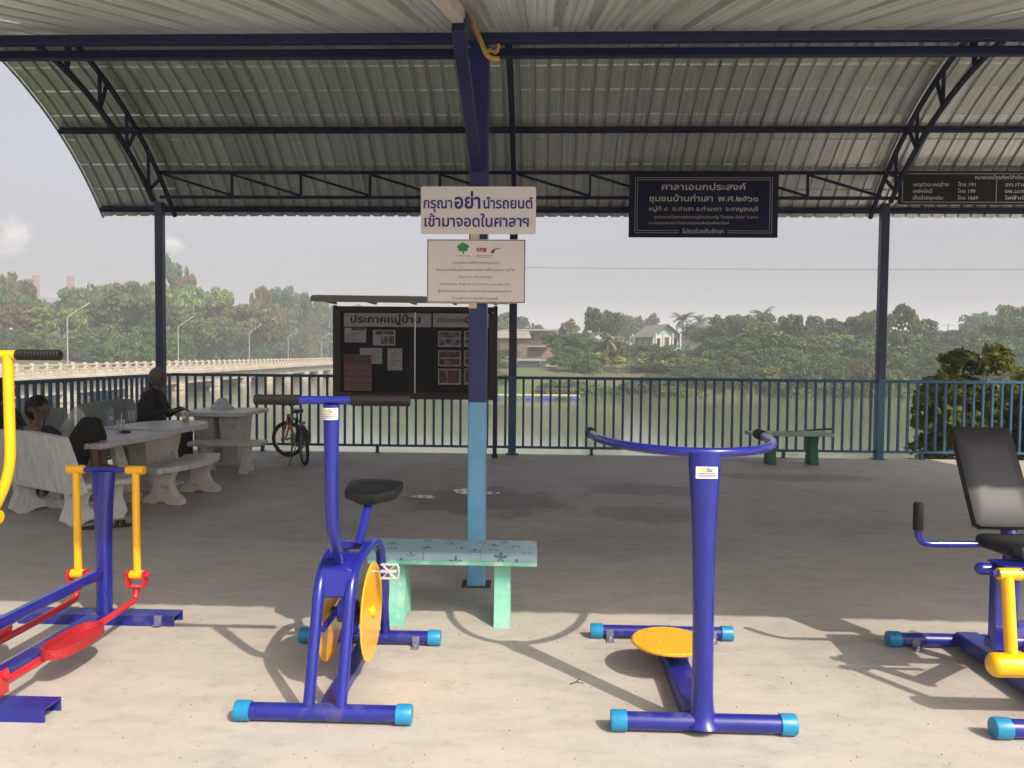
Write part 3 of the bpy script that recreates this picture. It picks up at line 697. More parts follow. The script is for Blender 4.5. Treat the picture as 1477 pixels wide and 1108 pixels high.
for s in (-1, 1):
    pts = fillet([(s*.06-.035, .06, .625), (s*.43-.035, .06, .622), (s*.435-.035, .05, .78)], .06, 7)
    h = MB().tube(pts, .0155, 14).build('side_handle', BLUE, t)
    MB().lathe([(.004, -.002), (.020, 0), (.0215, .004), (.0215, .118), (.019, .124), (.010, .124), (.008, .116)], (s*.435-.035, .052, .685), 18).build('grip', GRIP, h)
sq = [(-.17, -.13), (-.15, -.15), (.15, -.15), (.17, -.13), (.17, .15), (.15, .17), (-.15, .17), (-.17, .15)]
cushion(sq, 0, .06, .018, 'seat', BLACKV, t, Matrix.Translation((-.025, -.06, .615)) @ Matrix.Rotation(R_(-3), 4, 'X'))
bk = [(-.138, -.235), (-.118, -.25), (.118, -.25), (.138, -.235), (.138, .235), (.118, .25), (-.118, .25), (-.138, .235)]
bko = cushion(bk, 0, .05, .016, 'backrest', BLACKV, t, Matrix.Translation((-.04, .275, .885)) @ Matrix.Rotation(R_(90-28), 4, 'X'))
MB().box((-.04, .32, .86), (.12, .012, .22), Matrix.Rotation(R_(-28), 3, 'X'), b=.003).build('back_plate', BLUE, t)
yr = MB().lathe([(.012, -.046), (.024, -.044), (.025, .044), (.012, .046)], (-.262, -.27, .585), 20, 'X').build('swing_bushing', YEL, t)
MB().tube([(-.272, -.275, .575), (-.285, -.34, .27)], .0235, 18).build('swing_arm', YEL, t)
def roller(x0, x1, y, z, r=.047):
    pr_ = [(.003, x0)]+[(r*math.sin(R_(a)), x0+.03*(1-math.cos(R_(a)))) for a in (20, 45, 70, 90)]+[(r*math.sin(R_(a)), x1-.03*(1-math.cos(R_(a)))) for a in (90, 70, 45, 20)]+[(.003, x1)]
    MB().lathe(pr_, (0, y, z), 26, 'X').build('roller', YEL, t)
roller(-.383, .10, -.35, .245)
MB().bar((-.238, -.18, .60), (-.205, -.28, .60), .05, .012).tube([(-.33, -.27, .585), (.05, -.27, .585)], .012, 10).build('swing_axle', BLUE, t)
# ------------------------------------------------------------------ signs
BLUEINK = pm('blue print', (.02, .025, .22)); NAVYB = pm('navy board', (.005, .007, .040), (.008, .010, .048), 5, .5, spec=.15)
GREY_P = pm('pale print', (.62, .60, .56)); BLACKB = pm('black board', (.006, .006, .006), (.010, .010, .009), 6, .5, spec=.15); BLK = pm('black print', (.02, .02, .02))
GRN = pm('green print', (.02, .28, .07)); REDP = pm('red print', (.55, .04, .05)); GREYINK = pm('thin grey print', (.20, .17, .17))
def rrect(w, h, r, n=5):
    P = []
    for cx, cz, a0 in ((w/2-r, h/2-r, 0), (-w/2+r, h/2-r, 90), (-w/2+r, -h/2+r, 180), (w/2-r, -h/2+r, 270)):
        P += [(cx+r*math.cos(R_(a0+90*i/n)), cz+r*math.sin(R_(a0+90*i/n))) for i in range(n+1)]
    return P
def board(name, label, w, h, mt, loc, r=.006, th=.008):
    t = thing(name, label, 'sign', loc)
    MB().prism(rrect(w, h, r), 0, th, front((0, 0, 0))).build('board', mt, t, angle=30)
    return t
def frame_lines(t, w, h, inset, th, y, mt, name='border'):
    a, b = w/2-inset, h/2-inset
    MB().box((0, y, b), (2*a+th, .001, th)).box((0, y, -b), (2*a+th, .001, th)).box((-a, y, 0), (th, .001, 2*b-th)).box((a, y, 0), (th, .001, 2*b-th)).build(name, mt, t, smooth=False)
def dot(t, x, z, r, y, mt, name): MB().prism([(r*math.cos(R_(30*i)), r*math.sin(R_(30*i))) for i in range(12)], 0, .002, front((x, y, z))).build(name, mt, t)
STRAP = pm('cream strap', (.62, .56, .38), None, rough=.5)
t = board('parking_notice', 'white sign with two lines of bold blue Thai lettering on blue post', .70, .285, WHITE, (-.378, 4.700, 2.3225), .012)
y = -.0085
text('กรุณา', .175, .062, (-.247, y, .012), BLUEINK, t, .022); text('อย่า', .158, .085, (-.066, y, .012), BLUEINK, t, .028); text('นำรถยนต์', .302, .062, (.182, y, .012), BLUEINK, t, .022)
text('เข้ามาจอดในศาลาฯ', .635, .066, (-.010, y, -.098), BLUEINK, t, .022)
for z in (.118, -.01, -.122): dot(t, .0, z, .0035, -.008, STEEL, 'screw')
MB().box((-.02, .006, -.155), (.055, .008, .09)).build('strap', STRAP, t)
t = board('donor_notice', 'white sign with green tree emblem and small print on blue post', .60, .385, WHITE, (-.389, 4.700, 1.9545), .006)
frame_lines(t, .60, .385, .005, .004, -.0088, pm('brown edging', (.05, .025, .025)))
MB().box((-.02, .006, -.20), (.05, .008, .05)).build('strap', STRAP, t)
cr_ = []
for k in range(26):
    a = 2*math.pi*k/26; q = .031*(1+.10*math.sin(5*a)+.07*math.sin(8*a+1)); cr_.append((q*math.cos(a)*1.1, q*math.sin(a)*.86))
e_ = MB().prism(cr_, 0, .0012, front((-.08, y, .144))).build('tree_emblem', GRN, t)
MB().prism([(-.004, 0), (.004, 0), (.003, .05), (-.002, .05)], 0, .0011, front((-.078, y, .104))).build('trunk_print', pm('brown print', (.06, .04, .01)), e_)
text('กกพ', .062, .030, (.033, y, .118), REDP, t, .04)
ob = MB()
ob.prism([(.012*math.cos(R_(20*i)), .0075*math.sin(R_(20*i))+.004*math.cos(R_(20*i))) for i in range(18)], 0, .0012, front((.102, y, .118)))
ob.build('orbit_emblem', BLUEINK, t)
MB().prism([(-.028, -.012), (-.01, .012), (.012, .016), (.05, .022), (.015, .010), (-.006, .004)], 0, .0014, front((.112, y, .122))).build('orbit_swoosh', REDP, t)
text('กองทุนพัฒนาไฟฟ้า', .084, .007, (-.078, y, .089), REDP, t); text('คณะกรรมการกำกับ', .10, .007, (.055, y, .093), REDP, t); text('กิจการพลังงาน', .09, .007, (.05, y, .081), REDP, t)
for i, (s_, w_) in enumerate((('กองทุนพัฒนาไฟฟ้าจังหวัดกาญจนบุรี 3', .285), ('โครงการจัดซื้ออุปกรณ์ออกกำลังกายให้กับชุมชน หมู่ที่ 8', .475), ('บ้านท่าเสา ตำบลท่าเสา', .20), ('งบประมาณ ปี ๒๕๖๒ จำนวนเงิน ๑๙๐,๐๐๐ บาท', .43), ('ผู้รับผิดชอบโครงการ องค์การบริหารส่วนตำบลท่าเสา', .45), ('อำเภอท่ามะกา จังหวัดกาญจนบุรี', .28))):
    text(s_, w_, .0150, (-.005 if i else -.0, y, .044-.0432*i), GREYINK, t)
t = board('hall_name_board', 'navy sign naming the hall in pale Thai lettering, hung under roof', 2.08, .896, NAVYB, (2.288, 11.02, 3.57), .004, .03)
y = -.031
a, b = .955, .385
for off in (0, .03):
    A, B = a-off, b-off; ln = MB(); hw = .005
    ln.box((0, y, B), (2*A, .002, hw)).box((-A, y, 0), (hw, .002, 2*B)).box((A, y, 0), (hw, .002, 2*B))
    ln.box((-A/2-.17, y, -B), (A-.34, .002, hw)).box((A/2+.17, y, -B), (A-.34, .002, hw)); ln.build('border', GREY_P, t, smooth=False)
text('ศาลาเอนกประสงค์', 1.17, .088, (0, y, .215), GREY_P, t, .014); text('ชุมชนบ้านท่าเสา', .89, .082, (-.315, y, .055), GREY_P, t, .012); text('พ.ศ.๒๕๖๑', .555, .082, (.48, y, .055), GREY_P, t, .012)
[text(s_, x1_-x0_, .058, ((x0_+x1_)/2, y, -.078), GREY_P, t, .008) for s_, x0_, x1_ in (('หมู่ที่ ๘', -.76, -.50), ('ต.ท่าเสา', -.43, -.14), ('อ.ท่ามะกา', -.10, .25), ('จ.กาญจนบุรี', .31, .76))]
text('งบประมาณโครงการพัฒนาหมู่บ้านประชารัฐ "ไทยนิยม ยั่งยืน" ปี ๒๕๖๑', 1.46, .036, (.04, y, -.182), GREY_P, t)['kind'] = 'stuff'; text('และเงินสมทบจากชาวบ้านท่าเสาร่วมกันสร้างขึ้นเพื่อประโยชน์', 1.12, .036, (-.20, y, -.266), GREY_P, t)
text('โปรดช่วยกันรักษา', .58, .062, (0, y, -.392), GREY_P, t, .008)
for x in (-.9, .9): MB().box((x, .05, .42), (.03, .07, .03)).build('hanger', NAVY, t)
t = board('phone_number_board', 'black sign listing emergency phone numbers under the pavilion eave', 2.36, .45, BLACKB, (6.17, 11.02, 3.815), .004, .03)
ln = MB().box((0, y, .195), (2.27, .002, .006)).box((0, y, -.195), (2.27, .002, .006)).box((-1.135, y, 0), (.006, .002, .39)).box((1.135, y, 0), (.006, .002, .39)).box((.145, y, -.03), (.006, .002, .31)).build('border', GREY_P, t, smooth=False)
text('หมายเลขโทรศัพท์สำคัญ', .66, .050, (.18, y, .122), GREY_P, t, .01)
for i, (p_, q_, w_, s_, u_) in enumerate((('เหตุด่วน-เหตุร้าย', 'โทร 191', .48, 'สภ.ท่ามะกา', .42), ('เพลิงไหม้', 'โทร 199', .26, 'รพ.มะการักษ์', .46), ('เจ็บป่วยฉุกเฉิน', 'โทร 1669', .41, 'ไฟฟ้าท่ามะกา', .48))):
    z = .025-.092*i
    text(p_, w_, .048, (-.99, y, z), GREY_P, t, .01, align='L'); text(q_, .24 if i < 2 else .28, .048, (-.38, y, z), GREY_P, t, .01, align='L'); text(s_, u_, .048, (.26, y, z), GREY_P, t, .01, align='L')
    text(('โทร 034-541040', 'โทร 034-542031', 'โทร 034-541017')[i], .45, .048, (.75, y, z), GREY_P, t, .01, align='L') if False else None
for x in (-1.05, 1.05): MB().box((x, .05, .2), (.03, .07, .03)).build('hanger', NAVY, t)
# yellow pipe hook slung over the lean-to rafter
YP = pm('weathered yellow pipe', (.50, .34, .06), (.42, .27, .05), 14, .45)
hk = MB().tube(fillet([(-.435, 3.9, 3.10), (-.405, 3.9, 3.135), (-.362, 3.9, 3.14), (-.315, 3.9, 3.03), (-.276, 3.9, 2.942), (-.245, 3.9, 2.926), (-.212, 3.9, 2.927)], .02, 5), .0125, 12).tube(fillet([(-.272, 3.93, 2.985), (-.235, 3.93, 2.968), (-.222, 3.93, 2.985), (-.222, 3.93, 3.01)], .012, 4), .010, 10)
tag(hk.build('pipe_hook', YP, None), 'bent yellow plastic pipe hanging from the lean-to rafter', 'pipe')

# ------------------------------------------------------------------ notice board
DKW = pm('dark brown wood', (.018, .010, .007), (.032, .017, .010), 10, .5, stretch=(1, 1, 6), bump=.1)
BBK = pm('black iron', (.010, .009, .010), None, rough=.5); FELT = pm('dark felt', (.012, .014, .018), (.018, .020, .025), 12, .9)
PAPER = pm('white paper', (.74, .73, .73), (.69, .68, .69), 7, .7); GLASS = clear_mat('window glass', (.02, .02, .02), .015, .02)
CANOPY = pm('green clear roofing', (.03, .36, .20), None, rough=.35); ROOFG = pm('grey roof lip', (.28, .28, .26), (.34, .33, .30), 8, .6)
t = thing('notice_board', 'dark glazed village notice board with small green roof on posts', 'notice board', (-1.74, 10.74, 0))
for x, y in ((-1.135, .02), (1.13, -.03)):
    p = MB().box((x, y, 1.06), (.055, .055, 2.12), b=.004).build('post', BBK, t); MB().box((x, y, .03), (.075, .075, .06), b=.004).build('foot', BBK, p)
zc, hz_ = 1.458, 1.290
MB().box((0, .0, zc), (2.16, .05, hz_-.09), b=0).build('back_panel', FELT, t)
fr_ = MB().box((0, -.02, zc+hz_/2-.035), (2.27, .11, .07), b=.005).box((0, -.02, zc-hz_/2+.045), (2.27, .11, .09), b=.005).box((-1.085, -.021, zc), (.085, .10, hz_-.16), b=.004).box((1.085, -.021, zc), (.085, .10, hz_-.16), b=.004).build('frame', DKW, t)
gl = MB().box((-.52, -.055, zc), (1.06, .004, hz_-.16)).build('glass_pane', GLASS, t, smooth=False); MB().box((.53, -.062, zc), (1.05, .004, hz_-.16)).build('glass_pane', GLASS, t, smooth=False)
MB().box((.01, -.066, zc), (.012, .012, hz_-.16)).build('glass_edge', STEEL, gl)
yb = -.027
def sheet(x0, x1, z0, z1, mt, name='paper', d=0.0):
    return MB().box(((x0+x1)/2, yb-d, (z0+z1)/2), (x1-x0, .003, z1-z0)).build(name, mt, t, smooth=False)
def bx_(px, py): p = ay(px, py, 10.71); return p.x+1.74, p.z
def sh(px0, py0, px1, py1, mt, name='paper', d=0.0):
    a_, b_ = bx_(px0, py0), bx_(px1, py1); return sheet(a_[0], b_[0], b_[1], a_[1], mt, name, d), a_, b_
h1, a_, b_ = sh(496, 451.5, 622, 472, PAPER, 'header'); w_ = b_[0]-a_[0]
text('ประกาศหมู่บ้าน', w_*.80, .095, ((a_[0]+b_[0])/2-.03, yb-.002, b_[1]+.06), BLK, t, .035)
h2, a_, b_ = sh(624.5, 452, 706, 472.5, PAPER, 'header'); w_ = b_[0]-a_[0]
text('สนับสนุนโดย', w_*.50, .055, (a_[0]+w_*.32, yb-.002, b_[1]+.075), BLK, t, .02); dot(t, a_[0]+w_*.62, b_[1]+.10, .05, yb-.002, REDP, 'sponsor_logo')
dot(t, a_[0]+w_*.63, b_[1]+.10, .025, yb-.0045, PAPER, 'sponsor_logo_centre'); text('ธนาคาร', w_*.26, .05, (a_[0]+w_*.84, yb-.002, b_[1]+.075), INK, t)
GPH = pm('photo print grey', (.05, .05, .055), (.38, .38, .40), 16, .5, lo=.42, hi=.56); RPH = pm('photo print red', (.30, .06, .05), (.06, .05, .05), 14, .5, c3=(.42, .40, .38), s3=10)
PINK = pm('pink calendar print', (.40, .27, .26), (.32, .20, .19), 26, .6); REDL = pm('red print bar', (.32, .03, .04)); COLP = pm('colour print', (.28, .14, .08), (.08, .09, .13), 22, .6, c3=(.45, .40, .34), s3=20); YLB = pm('yellow print', (.45, .30, .03))
def lines(px0, py0, px1, n, step, mt=GREYINK):
    for i in range(n):
        a_, b_ = bx_(px0, py0+i*step), bx_(px1-(i % 3)*4, py0+.8+i*step); MB().box(((a_[0]+b_[0])/2, yb-.0032, a_[1]), (b_[0]-a_[0], .0008, .008)).build('print_line', mt, t, smooth=False)
sh(497, 472.8, 528, 494, PAPER); sh(507, 473.2, 527, 476.5, REDL, 'print_bar', .003); lines(499, 481, 518, 4, 3)
sh(538, 476, 570, 498.5, PAPER); sh(541, 477.5, 568, 483, GPH, 'print_block', .003); sh(549, 485, 559, 496, GPH, 'print_block', .003); sh(560.5, 484.5, 568.5, 496, COLP, 'print_block', .003)
sh(519, 502, 551, 525, PAPER); lines(537, 506, 549, 5, 3.4)
sh(559, 502.5, 580, 534.5, PAPER, 'paper', .001); dot(t, bx_(569.5, 505.5)[0], bx_(569.5, 505.5)[1], .012, yb-.003, GREYINK, 'seal'); lines(562, 510, 577, 6, 3.4)
sh(496.5, 511.5, 536, 564, PINK, 'calendar', .003); sh(497.5, 512, 535.5, 524, COLP, 'calendar_picture', .006)
for q in (525, 533.5, 542.5, 551.5): sh(497, q, 535.8, q+1.6, REDL, 'calendar_bar', .006)
sh(497, 560, 535.8, 563.5, YLB, 'calendar_bar', .006)
for x0 in (632, 669.5):
    for k_, (y0, mm) in enumerate(((477.5, GPH), (505.5, RPH), (532, RPH))):
        sh(x0, y0, x0+32.5, y0+23, PAPER, 'photo'); 
        for q in (0, 1):
            sh(x0+1.5, y0+1.5+q*10.2, x0+31, y0+10.6+q*10.2, mm if (k_+q) % 3 else GPH, 'photo_print', .003) if k_ < 2 else sh(x0+1.5+q*12, y0+1.5, x0+12.6+q*18, y0+20.5, RPH, 'photo_print', .003)
# roof of the board: shallow curved lip with green sheets on brackets
pts = [(-.62, 2.145), (-.60, 2.195), (-.5, 2.225), (-.25, 2.245), (.05, 2.25), (.30, 2.22)]
V = []
for x in (-1.30, 1.335):
    for yy, zz_ in pts: V.append((x, yy, zz_-.02*(x > 0)))
    for yy, zz_ in reversed(pts): V.append((x, yy, zz_-.018-.02*(x > 0)))
n = 12
rf = MB().add(V, [(i, (i+1) % n, n+(i+1) % n, n+i) for i in range(n)]+[tuple(range(n))[::-1], tuple(range(n, 2*n))]).build('roof', ROOFG, t, angle=25)
for i in range(4):
    x0 = -1.12+.565*i; MB().box((x0+.27, -.20, 2.168), (.50, .66, .006), Matrix.Rotation(R_(2), 3, 'X')).build('green_sheet', CANOPY, rf)
for i in range(5):
    MB().bar((-1.13+.565*i, .05, 2.15), (-1.13+.565*i, -.55, 2.145), .03, .03).build('bracket', BBK, rf)

# ------------------------------------------------------------------ benches and tables
def tile_mat():
    mt, nt, b = _mat('flowered glazed tile'); N = nt.nodes; L = nt.links
    tc = N.new('ShaderNodeTexCoord'); vo = N.new('ShaderNodeTexVoronoi'); vo.inputs['Scale'].default_value = 10.5; vo.inputs['Randomness'].default_value = .8
    ad0 = N.new('ShaderNodeVectorMath'); ad0.operation = 'MULTIPLY'; ad0.inputs[1].default_value = (1, 1, 1); L.new(tc.outputs['Object'], ad0.inputs[0])
    L.new(ad0.outputs[0], vo.inputs['Vector'])
    df = N.new('ShaderNodeVectorMath'); df.operation = 'SUBTRACT'; L.new(ad0.outputs[0], df.inputs[0]); L.new(vo.outputs['Position'], df.inputs[1])
    sp = N.new('ShaderNodeSeparateXYZ'); L.new(df.outputs[0], sp.inputs[0])
    yz = N.new('ShaderNodeMath'); yz.operation = 'ADD'; L.new(sp.outputs[1], yz.inputs[0]); L.new(sp.outputs[2], yz.inputs[1])
    at = N.new('ShaderNodeMath'); at.operation = 'ARCTAN2'; L.new(sp.outputs[0], at.inputs[0]); L.new(yz.outputs[0], at.inputs[1])
    m5 = N.new('ShaderNodeMath'); m5.operation = 'MULTIPLY'; m5.inputs[1].default_value = 5; L.new(at.outputs[0], m5.inputs[0])
    cs = N.new('ShaderNodeMath'); cs.operation = 'COSINE'; L.new(m5.outputs[0], cs.inputs[0])
    rr = N.new('ShaderNodeMath'); rr.operation = 'MULTIPLY_ADD'; rr.inputs[1].default_value = .014; rr.inputs[2].default_value = .024; L.new(cs.outputs[0], rr.inputs[0])
    ln = N.new('ShaderNodeVectorMath'); ln.operation = 'LENGTH'; L.new(df.outputs[0], ln.inputs[0])
    lt = N.new('ShaderNodeMath'); lt.operation = 'LESS_THAN'; L.new(ln.outputs['Value'], lt.inputs[0]); L.new(rr.outputs[0], lt.inputs[1])
    sc_ = N.new('ShaderNodeSeparateColor'); L.new(vo.outputs['Color'], sc_.inputs[0])
    g2 = N.new('ShaderNodeMath'); g2.operation = 'GREATER_THAN'; g2.inputs[1].default_value = .06; L.new(sc_.outputs[0], g2.inputs[0])
    mu = N.new('ShaderNodeMath'); mu.operation = 'MULTIPLY'; L.new(lt.outputs[0], mu.inputs[0]); L.new(g2.outputs[0], mu.inputs[1])
    mu2 = N.new('ShaderNodeMath'); mu2.operation = 'MULTIPLY'; mu2.inputs[1].default_value = .85; L.new(mu.outputs[0], mu2.inputs[0])
    mc = N.new('ShaderNodeMix'); mc.data_type = 'RGBA'; L.new(mu2.outputs[0], mc.inputs[0]); mc.inputs[6].default_value = (.27, .40, .46, 1); mc.inputs[7].default_value = (.03, .13, .14, 1)
    L.new(mc.outputs[2], b.inputs['Base Color']); b.inputs['Roughness'].default_value = .25
    return mt
TILE = tile_mat()
MINT = pm('worn mint paint', (.14, .48, .36), (.30, .56, .45), 9, .65, bump=.15, bscale=30, c3=(.42, .58, .48), s3=16, lo3=.58, hi3=.72)
t = thing('tiled_bench', 'mint green concrete bench with flowered tile seat beside the post', 'bench', (-.45, 4.15, 0))
MB().box((0, 0, .347), (.90, .30, .026), b=.005).build('seat_slab', MINT, t)
for i in range(3):
    tl = MB().box((-.30+.3*i, 0, .3995), (.297, .298, .006), b=.0015).build('tile', TILE, t)
    MB().box((-.30+.3*i, -.1475, .3775), (.297, .005, .036), b=.001).build('edge_tile', TILE, t)
MB().box((0, 0, .378), (.895, .29, .036)).build('mortar_bed', pm('grey mortar', (.25, .25, .23)), t)
hour = [(-.13, 0), (-.045, 0), (-.03, .03), (.03, .03), (.045, 0), (.13, 0), (.115, .08), (.085, .17), (.085, .25), (.11, .335), (-.11, .335), (-.085, .25), (-.085, .17), (-.115, .08)]
for x in (-.30, .265):
    MB().prism([(-u, w) for u, w in hour][::-1], -.042, .042, lambda u, w, d, x=x: Vector((x+d, u, w))).build('leg', MINT, t, angle=30)
GBEN = pm('dark green paint', (.012, .085, .05), (.02, .11, .065), 8, .6); GTOP = pm('green terrazzo top', (.22, .34, .28), (.34, .42, .37), 22, .5)
t = thing('green_bench', 'small green concrete bench standing close to the railing', 'bench', (3.45, 10.52, 0))
MB().box((-.055, 0, .41), (1.11, .32, .045), b=.008).build('seat', GTOP, t)
for x in (-.30, .26): MB().prism([(-u, w*1.155) for u, w in hour][::-1], -.05, .05, lambda u, w, d, x=x: Vector((x+d, u, w))).build('leg', GBEN, t, angle=30)
st_ = MB().tube([(-.03, -.08, .445), (.15, -.06, .455), (.30, -.05, .475), (.40, -.04, .483)], [.007, .009, .010, .010], 8)
stk = thing('machete', 'old machete with dark wooden handle lying on the green bench', 'machete', (3.53, 10.50, 0))
V = [(-.17, -.02, .436), (.12, -.012, .456), (.12, .012, .458), (-.17, .028, .438)]
MB().add([Vector(v) for v in V]+[Vector(v)+Vector((0, 0, .004)) for v in V], [(3, 2, 1, 0), (4, 5, 6, 7), (0, 1, 5, 4), (1, 2, 6, 5), (2, 3, 7, 6), (3, 0, 4, 7)]).build('blade', pm('dull blade', (.22, .21, .18), (.12, .09, .07), 20, .5, metal=.6), stk)
MB().tube([(.10, 0, .4585), (.26, .0, .474), (.44, .01, .482)], [.011, .013, .014], 10).build('handle', pm('dark wood', (.035, .018, .012)), stk)

CONC = pm('weathered white terrazzo', (.72, .70, .66), (.56, .55, .52), 5, .75, bump=.2, bscale=40, c3=(.20, .19, .18), s3=12, lo3=.58, hi3=.75, stretch=(3, 3, .8))
CONY = pm('cream cast concrete', (.68, .63, .54), (.55, .51, .43), 4, .8, bump=.2, bscale=40, c3=(.22, .20, .16), s3=9, lo3=.6, hi3=.76)
CONG = pm('pale green terrazzo', (.28, .32, .28), (.22, .25, .22), 6, .7, bump=.1)
TOPM = pm('worn terrazzo top', (.66, .64, .61), (.54, .52, .495), 7, .42, bump=.06, bscale=50, c3=(.22, .21, .20), s3=15, lo3=.6, hi3=.72)
def back_bench(label, loc, rz, zs_, mt, group=None):
    t = thing('garden_bench', label, 'bench', loc, rz, group)
    MB().box((0, .24, .335*zs_), (1.30, .46, .05), b=.012).build('seat', mt, t)
    n = 10; V = []
    for i in range(n+1):
        u = -1+2*i/n; ed = .02*(1-abs(u))
        for (yy, z, hw) in ((.015, .30*zs_, .66), (-.075, .725*zs_, .56), (-.085, .75*zs_, .555), (-.135, .745*zs_, .555), (-.06, .27*zs_, .665)):
            V.append((u*hw, yy, z+(ed if z > .5 else 0)))
    F = [(5*i+a, 5*(i+1)+a, 5*(i+1)+(a+1) % 5, 5*i+(a+1) % 5) for i in range(n) for a in range(5)]+[(0, 1, 2, 3, 4), tuple(5*n+a for a in (4, 3, 2, 1, 0))]
    MB().add(V, F).build('backrest', mt, t, angle=30)
    outl = [(-.10, 0), (.06, 0), (.11, .03), (.27, .03), (.31, 0), (.46, 0), (.44, .10), (.40, .20), (.44, .31*zs_), (-.06, .31*zs_), (-.03, .2), (-.07, .10)]
    N_ = 28; cx, cz = .19, .18; O = []; I = []
    for k in range(N_):
        a = 2*math.pi*k/N_; dx, dz = math.cos(a), math.sin(a); best = 9
        for (x0, z0), (x1, z1) in zip(outl, outl[1:]+outl[:1]):
            ex, ez = x1-x0, z1-z0; den = dx*ez-dz*ex
            if abs(den) < 1e-9: continue
            tt = ((x0-cx)*ez-(z0-cz)*ex)/den; ss = ((x0-cx)*dz-(z0-cz)*dx)/den
            if tt > 0 and -1e-6 <= ss <= 1+1e-6: best = min(best, tt)
        O.append((cx+dx*best, cz+dz*best)); I.append((cx+.082*dx, cz+.082*dz))
    for x in (-.44, .44):
        MB().ring(O, I, -.045, .045, lambda u, w, d, x=x: Vector((x+d, u, w))).build('leg', mt, t, angle=30)
    return t
WB = Vector((-4.235, 6.43, 0)); WBR = math.atan2(-.41, .68)
back_bench('worn white concrete bench with backrest and round holes in its legs', WB, WBR, 1.0, CONC)
back_bench('pale green concrete bench with high back beside the seated grey-haired person', (-5.13, 9.15, 0), R_(-90), 1.12, CONG)
back_bench('pale green concrete bench with high back behind the plastic bag', (-5.13, 7.72, 0), R_(-90), 1.10, CONG)
# table with plank legs
p0 = gz(145, 640, .64); p1 = gz(248, 623, .64); dv = (p1-p0).normalized(); TR = math.atan2(dv.y, dv.x)
t = thing('concrete_table', 'rectangular concrete table with splayed plank legs beside the worn white bench', 'table', (p0.x, p0.y, 0), TR)
LA = (p1-p0).length
MB().box((LA/2, .40, .612), (LA, .80, .056), b=.010).build('table_top', TOPM, t)
for x in (.28, LA-.42):
    for s in (-1, 1):
        MB().bar((x, .40+s*.22, .09), (x, .40+s*.06, .584), .07, .13, up=(1, 0, 0), bev=.01).build('leg', CONY, t)
    MB().box((x, .40, .045), (.16, .62, .09), b=.012).build('foot', CONC, t)
MB().box((LA/2-.07, .40, .30), (LA-.76, .05, .10), b=.006).build('stretcher', CONY, t)
# table with round end and tapered pedestal
q0 = p1+dv*.03+Vector((-dv.y, dv.x, 0))*.05; q0.z = 0
t = thing('concrete_table', 'round-ended concrete table with broad tapered pedestal', 'table', q0, TR)
P = [(0, 0), (.62, 0)]+[(.62+.40*math.sin(R_(a)), .40-.40*math.cos(R_(a))) for a in range(10, 180, 10)]+[(.62, .80), (0, .80)]
fr = lambda u, w, d: Vector((u, w, d))
MB().prism(P, .604, .66, fr).build('table_top', TOPM, t, angle=30)
V = []
for z, a, b in ((.03, .17, .13), (.604, .31, .22)):
    V += [(.33+sx*a*(1 if abs(sy) else 1), .40+sy*b, z) for sx, sy in ((-1, -.5), (-.6, -1), (.6, -1), (1, -.5), (1, .5), (.6, 1), (-.6, 1), (-1, .5))]
MB().add(V, [tuple(range(8))[::-1], tuple(range(8, 16))]+[(i, (i+1) % 8, 8+(i+1) % 8, 8+i) for i in range(8)]).build('pedestal', CONY, t, angle=20)
MB().box((.33, .40, .02), (.50, .42, .04), b=.01).build('base', CONY, t)
# curved bench
cc = Vector((-4.50, 7.60, 0))
t = thing('curved_bench', 'curved cream concrete bench with hourglass legs beside the round-ended table', 'bench', cc)
P = [(1.20*math.cos(R_(a)), 1.20*math.sin(R_(a))) for a in range(-34, 27, 5)]+[(.84*math.cos(R_(a)), .84*math.sin(R_(a))) for a in range(26, -35, -5)]
MB().prism(P, .315, .365, fr).build('seat', TOPM, t, angle=30)
hg = [(-.20, 0), (-.06, 0), (-.04, .02), (.04, .02), (.06, 0), (.20, 0), (.19, .05), (.12, .10), (.085, .17), (.085, .25), (.125, .325), (-.125, .325), (-.085, .25), (-.085, .17), (-.12, .10), (-.19, .05)]
for a, rx in ((-24, -8), (13, 4)):
    ce = Vector((1.02*math.cos(R_(a)), 1.02*math.sin(R_(a)), 0)); ra = Vector((math.cos(R_(rx)), math.sin(R_(rx)), 0)); ta = Vector((-math.sin(R_(rx)), math.cos(R_(rx)), 0))
    MB().prism(hg, -.05, .05, lambda u, w, d, ra=ra, ta=ta, ce=ce: ce+ra*u-ta*d+Vector((0, 0, w*.97))).build('leg', CONY, t, angle=30)
# square table and its bench near the railing
t = thing('concrete_table', 'square concrete table by the railing with white bag on top', 'table', (-4.13, 9.94, 0))
MB().box((0, 0, .662), (.87, .94, .056), b=.010).build('table_top', TOPM, t)
V = []
for z, a in ((.04, .20), (.634, .27)): V += [(sx*a, sy*a, z) for sx, sy in ((-1, -1), (1, -1), (1, 1), (-1, 1))]
MB().add([(x*.45+.16, y, z) for x, y, z in V], [(3, 2, 1, 0), (4, 5, 6, 7)]+[(i, (i+1) % 4, 4+(i+1) % 4, 4+i) for i in range(4)]).build('pedestal', CONY, t, angle=20)
MB().add([(x*.45-.16, y, z) for x, y, z in V], [(3, 2, 1, 0), (4, 5, 6, 7)]+[(i, (i+1) % 4, 4+(i+1) % 4, 4+i) for i in range(4)]).build('pedestal', CONY, t, angle=20)
MB().box((0, 0, .02), (.62, .56, .04), b=.01).build('base', CONY, t)
t = thing('straight_bench', 'straight cream concrete bench in front of the square table', 'bench', (-3.74, 9.12, 0), R_(4))
MB().box((0, 0, .352), (.86, .33, .05), b=.010).build('seat', TOPM, t)
for x in (-.25, .22): MB().prism([(-u*.8, w) for u, w in hg][::-1], -.045, .045, lambda u, w, d, x=x: Vector((x+d, u, w))).build('leg', CONY, t, angle=30)

